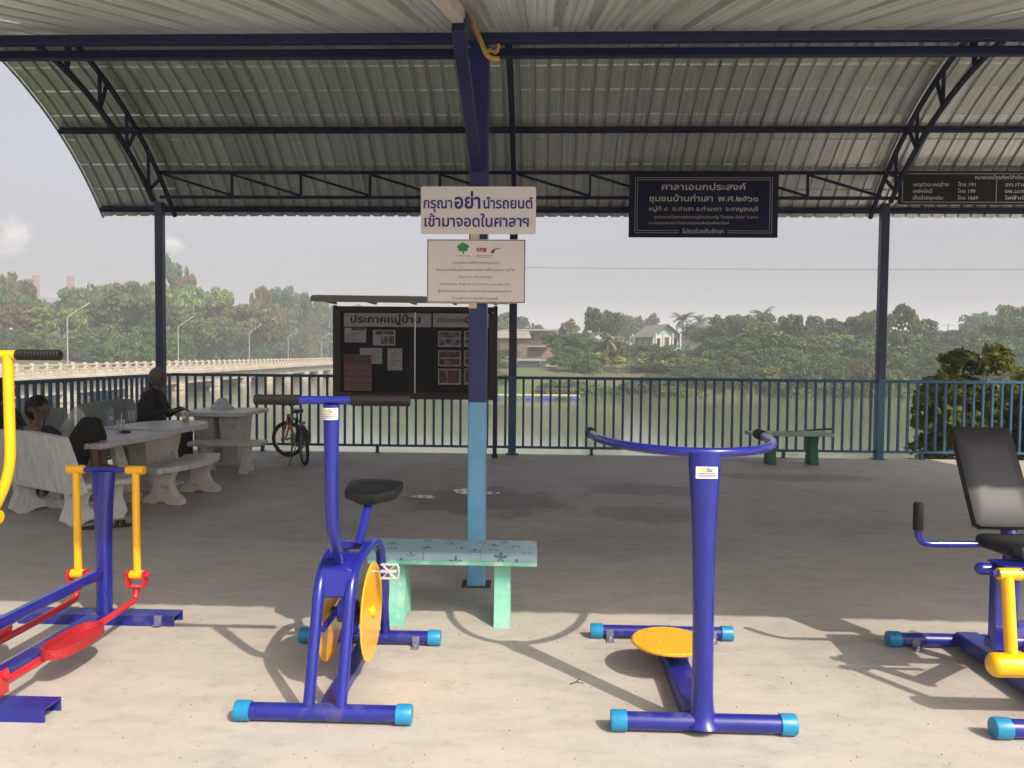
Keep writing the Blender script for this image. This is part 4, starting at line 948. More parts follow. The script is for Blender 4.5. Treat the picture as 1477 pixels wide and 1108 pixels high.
# ------------------------------------------------------------------ things on the tables
FILM = clear_mat('thin carrier bag film', (.80, .80, .82), .36, .25); PET = clear_mat('clear bottle plastic', (.55, .62, .68), .14, .05); CUPM = clear_mat('clear cup plastic', (.7, .7, .72), .16, .1)
def bag(name, label, c, w, h, mt, seed, peak=2):
    random.seed(seed); V = []; n, k = 22, 9
    for j in range(k):
        f_ = j/(k-1); z = h*f_**.9
        rad = (1-f_)**.7*.9+.10 if j else .92
        for i in range(n):
            a = 2*math.pi*i/n; q = rad*(1+.12*math.sin(3*a+seed+4*f_)+.09*math.sin(7*a-3*f_+seed))
            V.append((w/2*q*math.cos(a)+.05*w*f_*math.sin(seed), w*.32*q*math.sin(a), z*(1+.10*math.sin(peak*a+seed)*f_)))
    F = [(j*n+i, j*n+(i+1) % n, (j+1)*n+(i+1) % n, (j+1)*n+i) for j in range(k-1) for i in range(n)]+[tuple(range(n))[::-1]]
    return tag(MB().add(V, F).build(name, mt, None, c, angle=50), label, 'bag')
c = gz(114, 628, .64)
bag('plastic_bag', 'thin clear plastic carrier bag standing on the plank-legged table', (-4.33, 7.05, .640), .32, .27, FILM, 3, 2)
tag(MB().box((0, 0, .012), (.22, .16, .024), b=.006).build('food_box', pm('white foam', (.6, .6, .6)), None, (-4.33, 7.05, .642)), 'flat white foam food box inside the clear carrier bag', 'box')
bag('plastic_bag', 'crumpled opaque white bag on the square table by the railing', (-4.19, 10.02, .690), .30, .15, pm('white film', (.55, .55, .56), None, rough=.5), 8, 2)
def bottle(loc):
    t = thing('water_bottle', 'clear plastic water bottle with blue cap on the round-ended table', 'bottle', loc)
    MB().lathe([(.004, 0), (.030, 0), (.033, .01), (.033, .05), (.031, .055), (.033, .06), (.033, .13), (.028, .16), (.014, .19), (.013, .205)], seg=20, caps=False).build('body', PET, t)
    MB().lathe([(.015, .20), (.015, .218), (.003, .219)], seg=16).build('cap', pm('blue cap', (.05, .25, .6)), t)
    MB().lathe([(.0335, .075), (.0335, .115)], seg=20, caps=False).build('label_band', pm('pale label', (.35, .45, .55)), t)
def cup(label, loc, mt=CUPM, straw=False, drink=None, r=.042, h=.11, group=None):
    t = thing('plastic_cup', label, 'cup', loc, 0, group)
    MB().lathe([(.004, .001), (r*.72, 0), (r, h), (r*1.06, h), (r*1.06, h+.003), (r*.97, h+.001), (r*.69, .003), (.004, .003)], seg=20).build('wall', mt, t)
    if drink: MB().lathe([(.004, .004), (r*.70, .004), (r*.80, h*.42), (.004, h*.42)], seg=18).build('drink', drink, t)
    if straw: MB().tube([(.0, 0, .01), (.02, -.01, h*1.65)], .004, 8).build('straw', WHITE, t)
def on(px, py, z): p = gz(px, py, z); p.z = z+.001; return p
bottle(on(160, 616, .66))
cup('clear plastic cup with straw beside the brown dish', on(174, 621.5, .64), straw=True)
cup('empty clear plastic cup beside the water bottle', on(190, 607, .66))
cup('clear plastic cup half full of orange drink near table end', on(268, 609.5, .66), drink=pm('orange drink', (.75, .30, .02), None, rough=.1))
tag(MB().lathe([(.003, 0), (.04, 0), (.062, .016), (.060, .018), (.038, .005), (.003, .005)], seg=24).build('dish', pm('brown glazed dish', (.06, .018, .012), None, rough=.2), None, on(181, 624.5, .64)), 'small dark brown dish on the plank-legged table', 'dish')
SOLE = pm('sandal sole', (.018, .016, .016), None, rough=.7); STRP = pm('tan sandal strap', (.30, .24, .14), (.05, .04, .04), 60, .6)
for i, (px, py, rz, lab) in enumerate(((142, 762, 35, 'striped strap sandal lying in front of the walker post'), (166, 760, 20, 'dark sandal lying half behind the walker post'))):
    c = gz(px, py); t = thing('sandal', lab, 'sandal', c, R_(rz), 'sandals on the floor')
    P = [(.125*math.cos(R_(a)), (.045+.008*math.cos(R_(a)))*math.sin(R_(a))) for a in range(0, 360, 18)]
    MB().prism(P, .001, .022, fr).build('sole', SOLE, t, angle=30)
    for k in range(4):
        x = .0+.022*k; MB().tube([(x, .047*math.cos(R_(a)), .020+.032*math.sin(R_(a))) for a in range(0, 181, 20)], .007, 6).build('strap', STRP if k % 2 == 0 else SOLE, t)

# ------------------------------------------------------------------ bicycle
TYRE = pm('black tyre', (.014, .013, .012), None, rough=.8, bump=.4, bscale=120); BFR = pm('dark bicycle paint', (.015, .016, .03), None, rough=.35); ORG = pm('orange bicycle paint', (.42, .17, .01), None, rough=.35); RIM = pm('alloy', (.25, .25, .26), None, rough=.35, metal=.8)
bk_loc = Vector((-3.0, 9.76, 0)); bk_h = math.atan2(.87, -.50)
t = thing('bicycle', 'small dark bicycle with orange frame parts parked against the railing', 'bicycle', bk_loc, bk_h)
t.rotation_euler = (R_(-5), 0, bk_h)
WR = .25
def wheel(cx, head, name):
    M_ = Matrix.Translation((cx, 0, WR)) @ Matrix.Rotation(head, 4, 'Z')
    circ = lambda r, n=36: [(r*math.cos(2*math.pi*i/n), 0, r*math.sin(2*math.pi*i/n)) for i in range(n)]
    w = MB(M_).tube(circ(WR-.022), .022, 10, closed=True).build(name, TYRE, t)
    MB(M_).tube(circ(WR-.048), .009, 8, closed=True).build('rim', RIM, w)
    MB(M_).tube([(0, -.045, 0), (0, .045, 0)], .014, 10).build('hub', RIM, w)
    sp = MB(M_)
    for i in range(18):
        a = 2*math.pi*i/18; sp.tube([(.014*math.cos(a+.6), .02*(-1)**i, .014*math.sin(a+.6)), ((WR-.05)*math.cos(a), 0, (WR-.05)*math.sin(a))], .0013, 4)
    sp.build('spokes', RIM, w)
wheel(0, 0, 'wheel'); ST = R_(50); wheel(.92, ST, 'wheel')
BB = (.36, 0, .27); HT = (.74, 0, .60); HB = (.78, 0, .48); ST_ = (.22, 0, .60)
MB().tube([BB, ST_], .018, 10).tube([(.235, 0, .56), HT], .020, 10).tube([HT, HB], .024, 10).build('frame', BFR, t); MB().tube([BB, HB], .021, 10).build('down_tube', ORG, t)
for s in (-1, 1): MB().tube([(.36, s*.02, .27), (.18, s*.055, .25), (0, s*.06, WR)], .009, 8).tube([(.235, s*.02, .56), (.08, s*.055, .36), (0, s*.06, WR)], .008, 8).build('stay', BFR, t)
F0 = Vector((.76, 0, .54)); MS = Matrix.Translation((.80, 0, 0)) @ Matrix.Rotation(ST, 4, 'Z') @ Matrix.Translation((-.80, 0, 0))
fk = MB(MS)
for s in (-1, 1): fk.tube([(.785, s*.045, .53), (.83, s*.05, .42), (.90, s*.055, .25)], .014, 8)
fk.box((.785, 0, .53), (.04, .11, .04), b=.008).build('fork', ORG, t)
MB(MS).tube([(.735, 0, .60), (.72, 0, .70)], .014, 10).tube([(.70, -.27, .76), (.72, -.12, .755), (.725, 0, .70), (.72, .12, .755), (.70, .27, .76)], .011, 10).build('handlebar', BFR, t)
for s in (-1, 1): MB(MS).tube([(.712, s*.17, .757), (.69, s*.29, .762)], .017, 10).build('handlebar_grip', GRIP, t); MB(MS).tube([(.725, s*.15, .75), (.78, s*.2, .735)], .005, 6).build('brake_lever', RIM, t)
MB().tube([ST_, (.19, 0, .68)], .012, 10).build('seat_tube', RIM, t)
P = [(-.12, .0), (-.11, .06), (-.05, .07), (.03, .03), (.13, .016), (.14, 0), (.13, -.016), (.03, -.03), (-.05, -.07), (-.11, -.06)]
MB().prism([(x+.19, y) for x, y in P], .675, .715, fr).build('saddle', BLACKV, t, angle=40)
cw = MB().lathe([(.02, -.004), (.07, -.003), (.07, .003), (.02, .004)], (.36, .045, .27), 24, 'Y').build('chainring', RIM, t)
for s, a in ((1, -70), (-1, 110)):
    e_ = Vector((.36+.14*math.cos(R_(a)), s*.07, .27+.14*math.sin(R_(a)))); MB().bar((.36, s*.06, .27), e_, .014, .02, up=(0, 1, 0)).build('crank', RIM, t)
    MB().box(e_+Vector((0, s*.05, 0)), (.07, .08, .02), b=.004).build('pedal', BFR, t)
MB().tube([(.10, .06, .26), (.06, .20, .012)], .007, 8).build('kickstand', BFR, t)
MB().tube([(0+.0+(WR+.025)*math.cos(R_(a)), 0, WR+(WR+.025)*math.sin(R_(a))) for a in range(60, 171, 10)], .03, 8, sx=.25, side=(1, 0, .2)).build('mudguard', BFR, t)
MB().box((-.12, 0, .56), (.06, .05, .03), b=.006).build('rear_reflector', REDP, t)
# ------------------------------------------------------------------ bridge
BRC = pm('sunlit bridge concrete', (.50, .43, .35), (.38, .33, .27), .6, .85, bump=.2, bscale=3, c3=(.24, .21, .18), s3=1.6, lo3=.6, hi3=.78)
bd = Vector((-.053, .9986, 0)).normalized(); bn = Vector((bd.y, -bd.x, 0)); B0 = bn*-33.0
BR = math.atan2(bd.y, bd.x)
t = thing('road_bridge', 'long concrete road bridge with openwork parapet crossing the river', 'bridge', (B0.x, B0.y, 0), BR)
# local x runs along the bridge, local y to its left (away from the terrace)
MB().box((115, 4.2, -.70), (270, 9.0, .42), b=.03).build('deck', BRC, t)
for y in (.5, 3.0, 5.6, 8.0): MB().box((115, y, -1.42), (268, .5, 1.0), b=.03).build('girder', BRC, t)
pm_ = MB().box((0, 0, .02), (.24, .22, 1.02), b=.02).mesh('parapet_post', BRC)
pb_ = MB().box((0, 0, 0), (1.50, .12, .12), b=.01).mesh('parapet_bar', BRC); pk_ = MB().box((0, 0, 0), (.55, .13, .13), b=.01).mesh('parapet_block', BRC)
MB().box((115, -.02, -.43), (270, .26, .14), b=.015).build('parapet_kerb', BRC, t)
x = 22.0; k = 0
while x < 236:
    put('parapet_post', pm_, t, (x, 0, 0))
    for z in (.36, .02, -.26): put('parapet_bar', pb_, t, (x+.87, 0, z))
    if x < 110:
        put('parapet_block', pk_, t, (x+.45, .005, .19)); put('parapet_block', pk_, t, (x+1.25, .005, -.12))
    x += 1.74; k += 1
for i in range(19):
    x = 18+10.5*i
    pr_ = MB().box((x, 4.2, -2.25), (1.3, 8.8, .66), b=.04).build('pier_cap', BRC, t)
    for y in (.4, 3.2, 6.0): MB().box((x, y, -3.6), (1.1, 1.1, 2.1), b=.04).build('pier_column', BRC, pr_)
LAMP = pm('grey lamp post', (.27, .27, .27), None, rough=.5)
for i, x in enumerate((60.2, 80.8, 103.7, 122.8, 145.8)):
    p = B0+bd*x+bn*-.35
    l_ = thing('street_lamp', 'slim grey street lamp with slanted arm on the bridge parapet', 'street lamp', (p.x, p.y, -.49), BR, 'lamps along the bridge')
    MB().tube([(0, 0, 0), (0, 0, 4.55)], [.06, .045], 10).build('pole', LAMP, l_)
    MB().tube([(0, 0, 4.5), (.25, -.45, 4.95), (.5, -1.0, 5.35)], [.045, .038, .034], 8).build('arm', LAMP, l_)
    MB().bar((.47, -.95, 5.33), (.66, -1.40, 5.68), .16, .10, bev=.02).build('lamp_head', LAMP, l_)

# ------------------------------------------------------------------ foliage
rng = np.random.default_rng(11)
def leaf_mesh(name, P, Nrm, size, mt, aspect=.6):
    n = len(P); rd = rng.normal(size=(n, 3)); T = np.cross(Nrm, rd); T /= np.linalg.norm(T, axis=1)[:, None]+1e-9; B = np.cross(Nrm, T)
    s = (size*rng.uniform(.6, 1.3, n))[:, None]
    V = np.empty((n, 4, 3)); V[:, 0] = P-T*s*.5; V[:, 1] = P-B*s*.5*aspect+T*s*.08; V[:, 2] = P+T*s*.5-Nrm*s*.12; V[:, 3] = P+B*s*.5*aspect+T*s*.05
    me = bpy.data.meshes.new(name); me.vertices.add(4*n); me.vertices.foreach_set('co', V.ravel().astype(np.float32))
    me.loops.add(4*n); me.loops.foreach_set('vertex_index', np.arange(4*n, dtype=np.int32)); me.polygons.add(n)
    me.polygons.foreach_set('loop_start', np.arange(0, 4*n, 4, dtype=np.int32)); me.update(calc_edges=True); me.materials.append(mt)
    return me
def unit(v): return v/(np.linalg.norm(v, axis=1)[:, None]+1e-9)
def blobs_crown(C, Rb, n, up=.35, sub=9):
    """points and normals on many small clumps set over the shells of larger ones: lit tops, dark gaps between"""
    m_ = len(C); ns = m_*sub; i = np.repeat(np.arange(m_), sub); d = unit(rng.normal(size=(ns, 3))+np.array([0, 0, up]))
    Cs = C[i]+d*(Rb[i]*rng.uniform(.6, .95, ns))[:, None]; Rs = Rb[i]*rng.uniform(.26, .48, ns)
    D = np.linalg.norm(Cs[:, None, :]-C[None], axis=2)/Rb[None]; ok = D.min(axis=1) > .5; Cs, Rs = Cs[ok], Rs[ok]
    i = rng.choice(len(Cs), int(n*1.25), p=Rs**2/np.sum(Rs**2)); d = unit(rng.normal(size=(len(i), 3))+np.array([0, 0, up]))
    P = Cs[i]+d*(Rs[i]*(.55+.6*rng.random(len(i))**.7))[:, None]*np.array([1.15, 1.15, .8])
    keep = np.ones(len(P), bool)
    for a in range(0, len(P), 2000):
        D = np.linalg.norm(P[a:a+2000, None, :]-C[None], axis=2)/Rb[None]; keep[a:a+2000] = D.min(axis=1) > .42
    P, d = P[keep][:n], d[keep][:n]; return P, unit(d+.65*rng.normal(size=P.shape))
def crown_dome(n=6500, seed=0, flat=.30, zc=.62, nb=26, low=.25):
    r = np.random.default_rng(seed); a = r.uniform(0, 6.283, nb); q = np.sqrt(r.random(nb))*.78; h = zc+flat*(np.sqrt(np.clip(1-q**2, 0, 1)))*r.uniform(-.35, 1, nb)
    C = np.stack([q*np.cos(a), q*np.sin(a), h*1.0], 1); Rb = r.uniform(.17, .33, nb); C[:, 2] = np.clip(C[:, 2], low, 1-Rb*.55)
    S = np.array([1, 1, .62]); Cs = C/S; P, N_ = blobs_crown(Cs, Rb, n); return P*S, N_
def crown_mound(n=6000, seed=0, nb=34):
    r = np.random.default_rng(seed); a = r.uniform(0, 6.283, nb); z = r.random(nb)**.8*.82+.04; q = np.sqrt(r.random(nb))*.85*np.sqrt(np.clip(1-z**1.6, .05, 1))
    C = np.stack([q*np.cos(a), q*np.sin(a), z], 1); Rb = r.uniform(.15, .28, nb); S = np.array([1, 1, .8]); P, N_ = blobs_crown(C/S, Rb, n); P = P*S; P[:, 2] = np.clip(P[:, 2], 0, 1.05); return P, N_
def crown_airy(n=5200, seed=0, nb=40):
    r = np.random.default_rng(seed); a = r.uniform(0, 6.283, nb); z = r.uniform(.15, .93, nb); q = np.sqrt(r.random(nb))*.75*np.clip(1.25-z*.8, .2, 1)
    C = np.stack([q*np.cos(a), q*np.sin(a), z], 1); Rb = r.uniform(.09, .20, nb); S = np.array([1, 1, .55]); P, N_ = blobs_crown(C/S, Rb, n, .1); return P*S, N_
LM = {
 'dark': leaf_mat('deep green leaves', (.010, .028, .008), (.062, .118, .034)),
 'mid': leaf_mat('mid green leaves', (.018, .042, .010), (.088, .155, .044)),
 'lime': leaf_mat('yellow green leaves', (.06, .10, .016), (.155, .21, .045), (.21, .21, .05)),
 'olive': leaf_mat('olive leaves', (.028, .040, .014), (.115, .135, .05), (.15, .135, .065)),
 'red': leaf_mat('rust flowered leaves', (.065, .07, .03), (.145, .105, .06), (.25, .10, .065)),
 'blue': leaf_mat('blue green leaves', (.014, .034, .016), (.072, .125, .058)),
 'grey': leaf_mat('dry grey green leaves', (.09, .09, .055), (.22, .21, .13)),
}
SHAPES = {}
for nm, fn, ns, sz in (('dome', crown_dome, 3, .080), ('mound', crown_mound, 3, .078), ('airy', crown_airy, 3, .075)):
    for sd in range(ns):
        SHAPES[(nm, sd)] = (fn(seed=sd*7+3), sz)
MESHC = {}
def crown(nm, sd, col):
    k_ = (nm, sd, col)
    if k_ not in MESHC:
        (P, N_), sz = SHAPES[(nm, sd)]; MESHC[k_] = leaf_mesh('crown', P, N_, sz, LM[col])
    return MESHC[k_]
BARK = pm('grey bark', (.09, .075, .06), (.05, .04, .03), 6, .9, bump=.6, bscale=20)
PALEB = pm('pale bark', (.30, .27, .22), (.18, .16, .13), 6, .9)
def trunk_mesh(seed, mt, lean=.05):
    random.seed(seed); m_ = MB()
    m_.tube([(0, 0, -.06), (.02, .01, .2), (.05*lean*10, .03, .45), (.03, 0, .72)], [.055, .042, .032, .012], 8)
    for k in range(7):
        a = random.uniform(0, 6.28); z = random.uniform(.28, .58); l_ = random.uniform(.35, .62)
        m_.tube([(.03, .015, z), (l_*.5*math.cos(a), l_*.5*math.sin(a), z+.14), (l_*math.cos(a), l_*math.sin(a), z+.22)], [.022, .014, .005], 6)
    return m_.mesh('trunk', mt)
TRK = [trunk_mesh(i, BARK) for i in range(3)]+[trunk_mesh(9, PALEB)]
def tree(px, ytop, wpx, Y, nm, col, label, sink=0.0, tk=None, name='tree', group=None, cat='tree', zbase=None):
    if px < 530 and ay(px, ytop, Y).x > -57: Y = min(260, -58*FPX/(px-777)*1.01)       # stand on the land beyond the bridge
    top = ay(px, ytop, Y); z0 = bank_z(top.x, Y) if zbase is None else zbase; h = max(1.0, top.z-z0); r = wpx/FPX*Y/2
    t = thing(name, label, cat, (top.x, Y, z0), 0, group)
    sd = random.randrange(3)
    c = put('crown', crown(nm, sd, col), t, (0, 0, -sink*h), random.uniform(0, 6.28)); c.scale = (r, r*random.uniform(.85, 1.1), h*(1+sink)*.985)
    k = put('trunk', TRK[random.randrange(3) if tk is None else tk], t, (0, 0, 0), random.uniform(0, 6.28)); k.scale = (r*.85, r*.85, h)
    return t
random.seed(21)
g1 = 'trees behind the bridge'; g2 = 'trees on the far bank'; g3 = 'bushes along the far waterline'
for a in (  # left of the river, behind the bridge
    (-30, 400, 150, 150, 'dome', 'blue', 'blue green tree behind the bridge'), (5, 393, 90, 150, 'dome', 'olive', 'olive rounded tree behind the bridge'), (44, 424, 60, 138, 'dome', 'mid', 'mid green tree behind the bridge'),
    (30, 440, 100, 125, 'dome', 'red', 'rust tinged tree behind the bridge'), (88, 441, 90, 120, 'dome', 'lime', 'bright lime green tree behind the first bridge lamp'), (62, 478, 70, 108, 'mound', 'lime', 'low yellow green bush behind the bridge parapet'),
    (120, 412, 90, 165, 'dome', 'dark', 'dark domed tree behind the bridge'), (160, 405, 130, 160, 'dome', 'olive', 'olive rounded tree behind the bridge'), (205, 403, 110, 162, 'dome', 'olive', 'olive rounded tree behind the bridge'),
    (185, 432, 150, 128, 'dome', 'dark', 'spreading deep green rain tree behind the bridge'), (10, 470, 90, 112, 'mound', 'blue', 'blue green tree behind the bridge'), (140, 465, 110, 112, 'mound', 'mid', 'mid green tree behind the bridge'),
    (206, 470, 110, 112, 'mound', 'dark', 'dark domed tree behind the bridge'), (246, 364, 76, 170, 'airy', 'blue', 'tallest airy tree rising behind the rear left post'), (268, 382, 52, 166, 'airy', 'red', 'thin rust flowered tree beside the tallest airy tree'),
    (262, 412, 110, 158, 'dome', 'lime', 'yellow green tree below the tallest airy tree'), (300, 418, 90, 160, 'dome', 'lime', 'yellow green tree behind the bridge'), (330, 430, 140, 136, 'dome', 'olive', 'wide olive rain tree behind the second bridge lamp'),
    (290, 455, 120, 122, 'dome', 'mid', 'mid green tree behind the bridge'), (375, 412, 62, 168, 'airy', 'red', 'rust flowered tree with bare twigs on top'), (388, 440, 70, 150, 'dome', 'red', 'rust tinged tree behind the bridge'),
    (412, 413, 74, 165, 'dome', 'blue', 'rounded blue green tree behind the third bridge lamp'), (395, 462, 120, 130, 'mound', 'dark', 'dark domed tree behind the bridge'), (440, 445, 60, 150, 'airy', 'red', 'rust tinged tree behind the bridge'),
    (455, 428, 70, 165, 'dome', 'mid', 'mid green tree behind the bridge'), (478, 438, 80, 150, 'dome', 'olive', 'olive rounded tree behind the bridge'), (455, 475, 100, 132, 'mound', 'mid', 'mid green tree behind the bridge'), (350, 485, 90, 118, 'mound', 'dark', 'dark domed tree behind the bridge'),
    (245, 490, 90, 112, 'mound', 'mid', 'mid green tree behind the bridge'), (372, 497, 24, 112, 'mound', 'lime', 'small lime bush behind the third bridge lamp')):
    tree(*a, group=g1)
for a in (  # opposite bank
    (520, 440, 110, 160, 'dome', 'mid', 'mid green tree beyond the notice board'), (590, 445, 110, 155, 'dome', 'olive', 'olive tree beyond the notice board'), (660, 448, 110, 150, 'dome', 'mid', 'mid green tree beyond the notice board'),
    (735, 452, 64, 165, 'dome', 'blue', 'hazy blue green tree behind the brick house'), (772, 468, 34, 175, 'dome', 'blue', 'small hazy tree behind the brick house'), (822, 459, 56, 122, 'airy', 'grey', 'thin grey green tree with open crown'),
    (815, 478, 84, 106, 'dome', 'dark', 'dense dark tree beside the brick house'), (872, 445, 66, 125, 'dome', 'dark', 'dense dark rounded tree behind the drooping palm'), (925, 454, 60, 190, 'dome', 'blue', 'hazy low wood behind the green gabled house'),
    (895, 455, 60, 185, 'dome', 'blue', 'hazy low wood behind the green gabled house'), (905, 497, 60, 112, 'dome', 'blue', 'blue green tree left of the gabled house'), (862, 500, 70, 102, 'mound', 'mid', 'mid green tree beside the banana plants'),
    (965, 497, 64, 98, 'mound', 'mid', 'mid green tree in front of the gabled house'), (938, 496, 30, 106, 'dome', 'dark', 'dark slim tree beside the gabled house wall'), (1018, 466, 80, 128, 'dome', 'olive', 'olive tree among the palms'), (1052, 455, 60, 122, 'dome', 'mid', 'mid green tree among the palms'), (1040, 485, 80, 108, 'mound', 'dark', 'dark tree below the palms'),
    (1082, 450, 84, 112, 'dome', 'mid', 'broad mid green tree right of the palms'), (1102, 470, 120, 100, 'mound', 'mid', 'huge creeper covered tree on the far bank'), (1128, 500, 90, 95, 'mound', 'blue', 'huge creeper covered tree on the far bank'), (1068, 505, 70, 97, 'mound', 'lime', 'sunlit bush in front of the creeper covered trees'),
    (1155, 452, 74, 112, 'dome', 'dark', 'dark crowned tree behind the creepers'), (1190, 470, 70, 108, 'dome', 'blue', 'blue green tree on the far bank'), (1175, 495, 54, 96, 'mound', 'olive', 'olive bush draped in creepers'), (1208, 460, 70, 112, 'dome', 'mid', 'mid green tree on the far bank'),
    (1235, 480, 80, 102, 'mound', 'dark', 'dark bush on the far bank'), (1242, 448, 84, 108, 'airy', 'olive', 'pale feathery tree left of the rear right post'), (1268, 446, 80, 104, 'airy', 'mid', 'feathery tree hidden by the rear right post'), (1303, 438, 84, 104, 'airy', 'olive', 'tall pale feathery tree right of the rear right post'),
    (1300, 475, 80, 100, 'airy', 'mid', 'feathery tree on the far bank'), (1330, 460, 84, 112, 'airy', 'mid', 'feathery tree on the far bank'), (1365, 474, 74, 118, 'dome', 'blue', 'blue green tree below the power line'), (1395, 480, 70, 122, 'dome', 'blue', 'blue green tree below the power line'),
    (1425, 448, 90, 165, 'dome', 'blue', 'hazy spreading rain tree at the right'), (1440, 460, 80, 110, 'airy', 'mid', 'feathery tree with pale stems at the right'), (1475, 436, 90, 130, 'dome', 'olive', 'tall olive tree at the right'), (1465, 490, 110, 105, 'mound', 'mid', 'mid green bush at the right'),
    (1520, 450, 120, 120, 'dome', 'mid', 'mid green tree at the right'), (1350, 510, 110, 98, 'mound', 'blue', 'blue green bush on the far bank'), (1230, 515, 90, 94, 'mound', 'mid', 'mid green bush on the far bank'), (1420, 520, 110, 96, 'mound', 'blue', 'blue green bush on the far bank'), (1600, 440, 160, 120, 'dome', 'mid', 'mid green tree at the right')):
    tree(*a, group=g2)
def landmark(px):
    return min(((560, 'upstream of the tin-roofed house'), (735, 'beside the tin-roofed house'), (810, 'beside the pontoon'), (872, 'near the banana plants'), (960, 'below the gabled house'), (1015, 'below the coconut palms'), (1105, 'by the creeper covered trees'), (1190, 'between creepers and feathery trees'), (1290, 'below the feathery trees'), (1368, 'below the distant utility pole'), (1450, 'below the spreading rain tree'), (1540, 'downstream of the spreading rain tree')), key=lambda q: abs(q[0]-px))[1]
random.seed(4)
for px, yt, wp, Y, col in ((800, 545, 60, 90, 'mid'), (845, 548, 70, 89, 'lime'), (940, 535, 70, 91, 'mid'), (905, 545, 50, 90, 'blue'), (985, 528, 60, 92, 'dark'), (970, 548, 60, 89, 'lime'), (1015, 540, 60, 91, 'mid'), (1060, 540, 70, 90, 'dark'), (1100, 535, 80, 90, 'mid'), (1145, 535, 70, 91, 'blue'),
                        (1190, 540, 70, 90, 'mid'), (1240, 545, 80, 90, 'olive'), (1285, 545, 70, 90, 'lime'), (1330, 540, 80, 91, 'mid'), (1380, 545, 90, 90, 'blue'), (1440, 545, 90, 90, 'mid'), (1500, 540, 100, 90, 'mid'), (640, 545, 90, 98, 'mid'), (560, 545, 90, 106, 'olive'), (500, 540, 90, 112, 'mid'), (715, 553, 50, 94, 'lime'), (1160, 556, 60, 87, 'lime'), (1000, 556, 60, 87, 'lime')):
    tree(px, yt+4, wp, Y-3.6, 'mound', col, 'low %s bush at the waterline %s' % ({'mid': 'mid green', 'blue': 'blue green', 'dark': 'deep green', 'olive': 'olive', 'lime': 'yellow green'}[col], landmark(px)), .25, name='bush', group=g3, cat='bush')
# the thick of the far bank: leafy mounds one behind another, down to the waterline
PROF = ((500, 450), (735, 500), (800, 505), (825, 478), (870, 470), (905, 500), (930, 508), (990, 506), (1020, 480), (1060, 474), (1110, 472), (1160, 474), (1210, 474), (1260, 468), (1310, 470), (1340, 486), (1390, 492), (1420, 478), (1470, 468), (1560, 465))
def prof_y(px): return float(np.interp(px, [p[0] for p in PROF], [p[1] for p in PROF]))
random.seed(77); cyc = ('mid', 'blue', 'dark', 'mid', 'olive', 'blue', 'lime', 'mid')
LK = {'mid': 'mid green', 'blue': 'blue green', 'dark': 'deep green', 'olive': 'olive', 'lime': 'yellow green'}
k = 0
for row, (Y, dy, w0, w1, st) in enumerate(((103, 8, 62, 88, 30), (95, 26, 56, 80, 26), (86.4, 46, 50, 72, 20))):
    px = 505+row*9
    while px < 1560:
        yt = prof_y(px)+dy+random.uniform(-7, 9)
        if not (row == 0 and 735 < px < 812) and not (row == 1 and (725 < px < 800 or 850 < px < 925)) and not (row == 2 and (735 < px < 815 or 875 < px < 905)):
            col = cyc[k % len(cyc)]
            tree(px, 553 if row == 2 and 825 < px < 940 else min(yt, 544), random.uniform(w0, w1), Y+random.uniform(-1.5, 2.5)+(24 if px < 700 else 0)*(1-(px-500)/260), random.choice(('mound', 'mound', 'dome')) if row < 2 else 'mound', col, '%s thicket %s %s' % (LK[col], ('under the tall trees', 'halfway down the far slope', 'overhanging the water')[row], landmark(px)), .12, name='thicket', group='thickets on the far bank', cat='thicket')
        px += st*random.uniform(.8, 1.25); k += 1
px = 395
while px < 500:
    tree(px, 488+random.uniform(-6, 8), 60, 150+random.uniform(-8, 6), 'mound', random.choice(('mid', 'dark', 'blue')), 'leafy thicket behind the far end of the bridge', .12, name='thicket', group='thickets behind the bridge', cat='thicket'); px += 17
px = -40
while px < 400:
    col = random.choice(('mid', 'dark', 'blue', 'olive')); tree(px, 486+random.uniform(-8, 12), 74, 104+random.uniform(-6, 6)+max(0, px)*.05, 'mound', col, '%s thicket right behind the bridge parapet %s' % (LK[col], 'before the first lamp' if px < 85 else 'by the first lamp' if px < 150 else 'between first and second lamp' if px < 235 else 'by the second lamp' if px < 300 else 'between second and third lamp' if px < 345 else 'by the third lamp'), .12, name='thicket', group='thickets behind the bridge', cat='thicket'); px += 27
# wood far behind everything, seen only as one mass
rng = np.random.default_rng(8); Ps = []; Ns = []
for i in range(70):
    px = -120+26*i; Y = 215+rng.uniform(-12, 12); top = ay(px, (462 if px < 500 else 482)+rng.uniform(-9, 9), Y); z0 = -2.0; h = top.z-z0
    P, N_ = SHAPES[('mound', i % 3)][0]; k_ = rng.choice(len(P), 900); Ps.append(P[k_]*np.array([6.0, 6.0, h])+np.array([top.x, Y, z0])); Ns.append(N_[k_])
o = put('distant_wood', leaf_mesh('distant_wood', np.concatenate(Ps), np.concatenate(Ns), 1.0, LM['blue'])); tag(o, 'hazy wood seen as one mass behind the nearer trees', 'wood', kind='stuff')
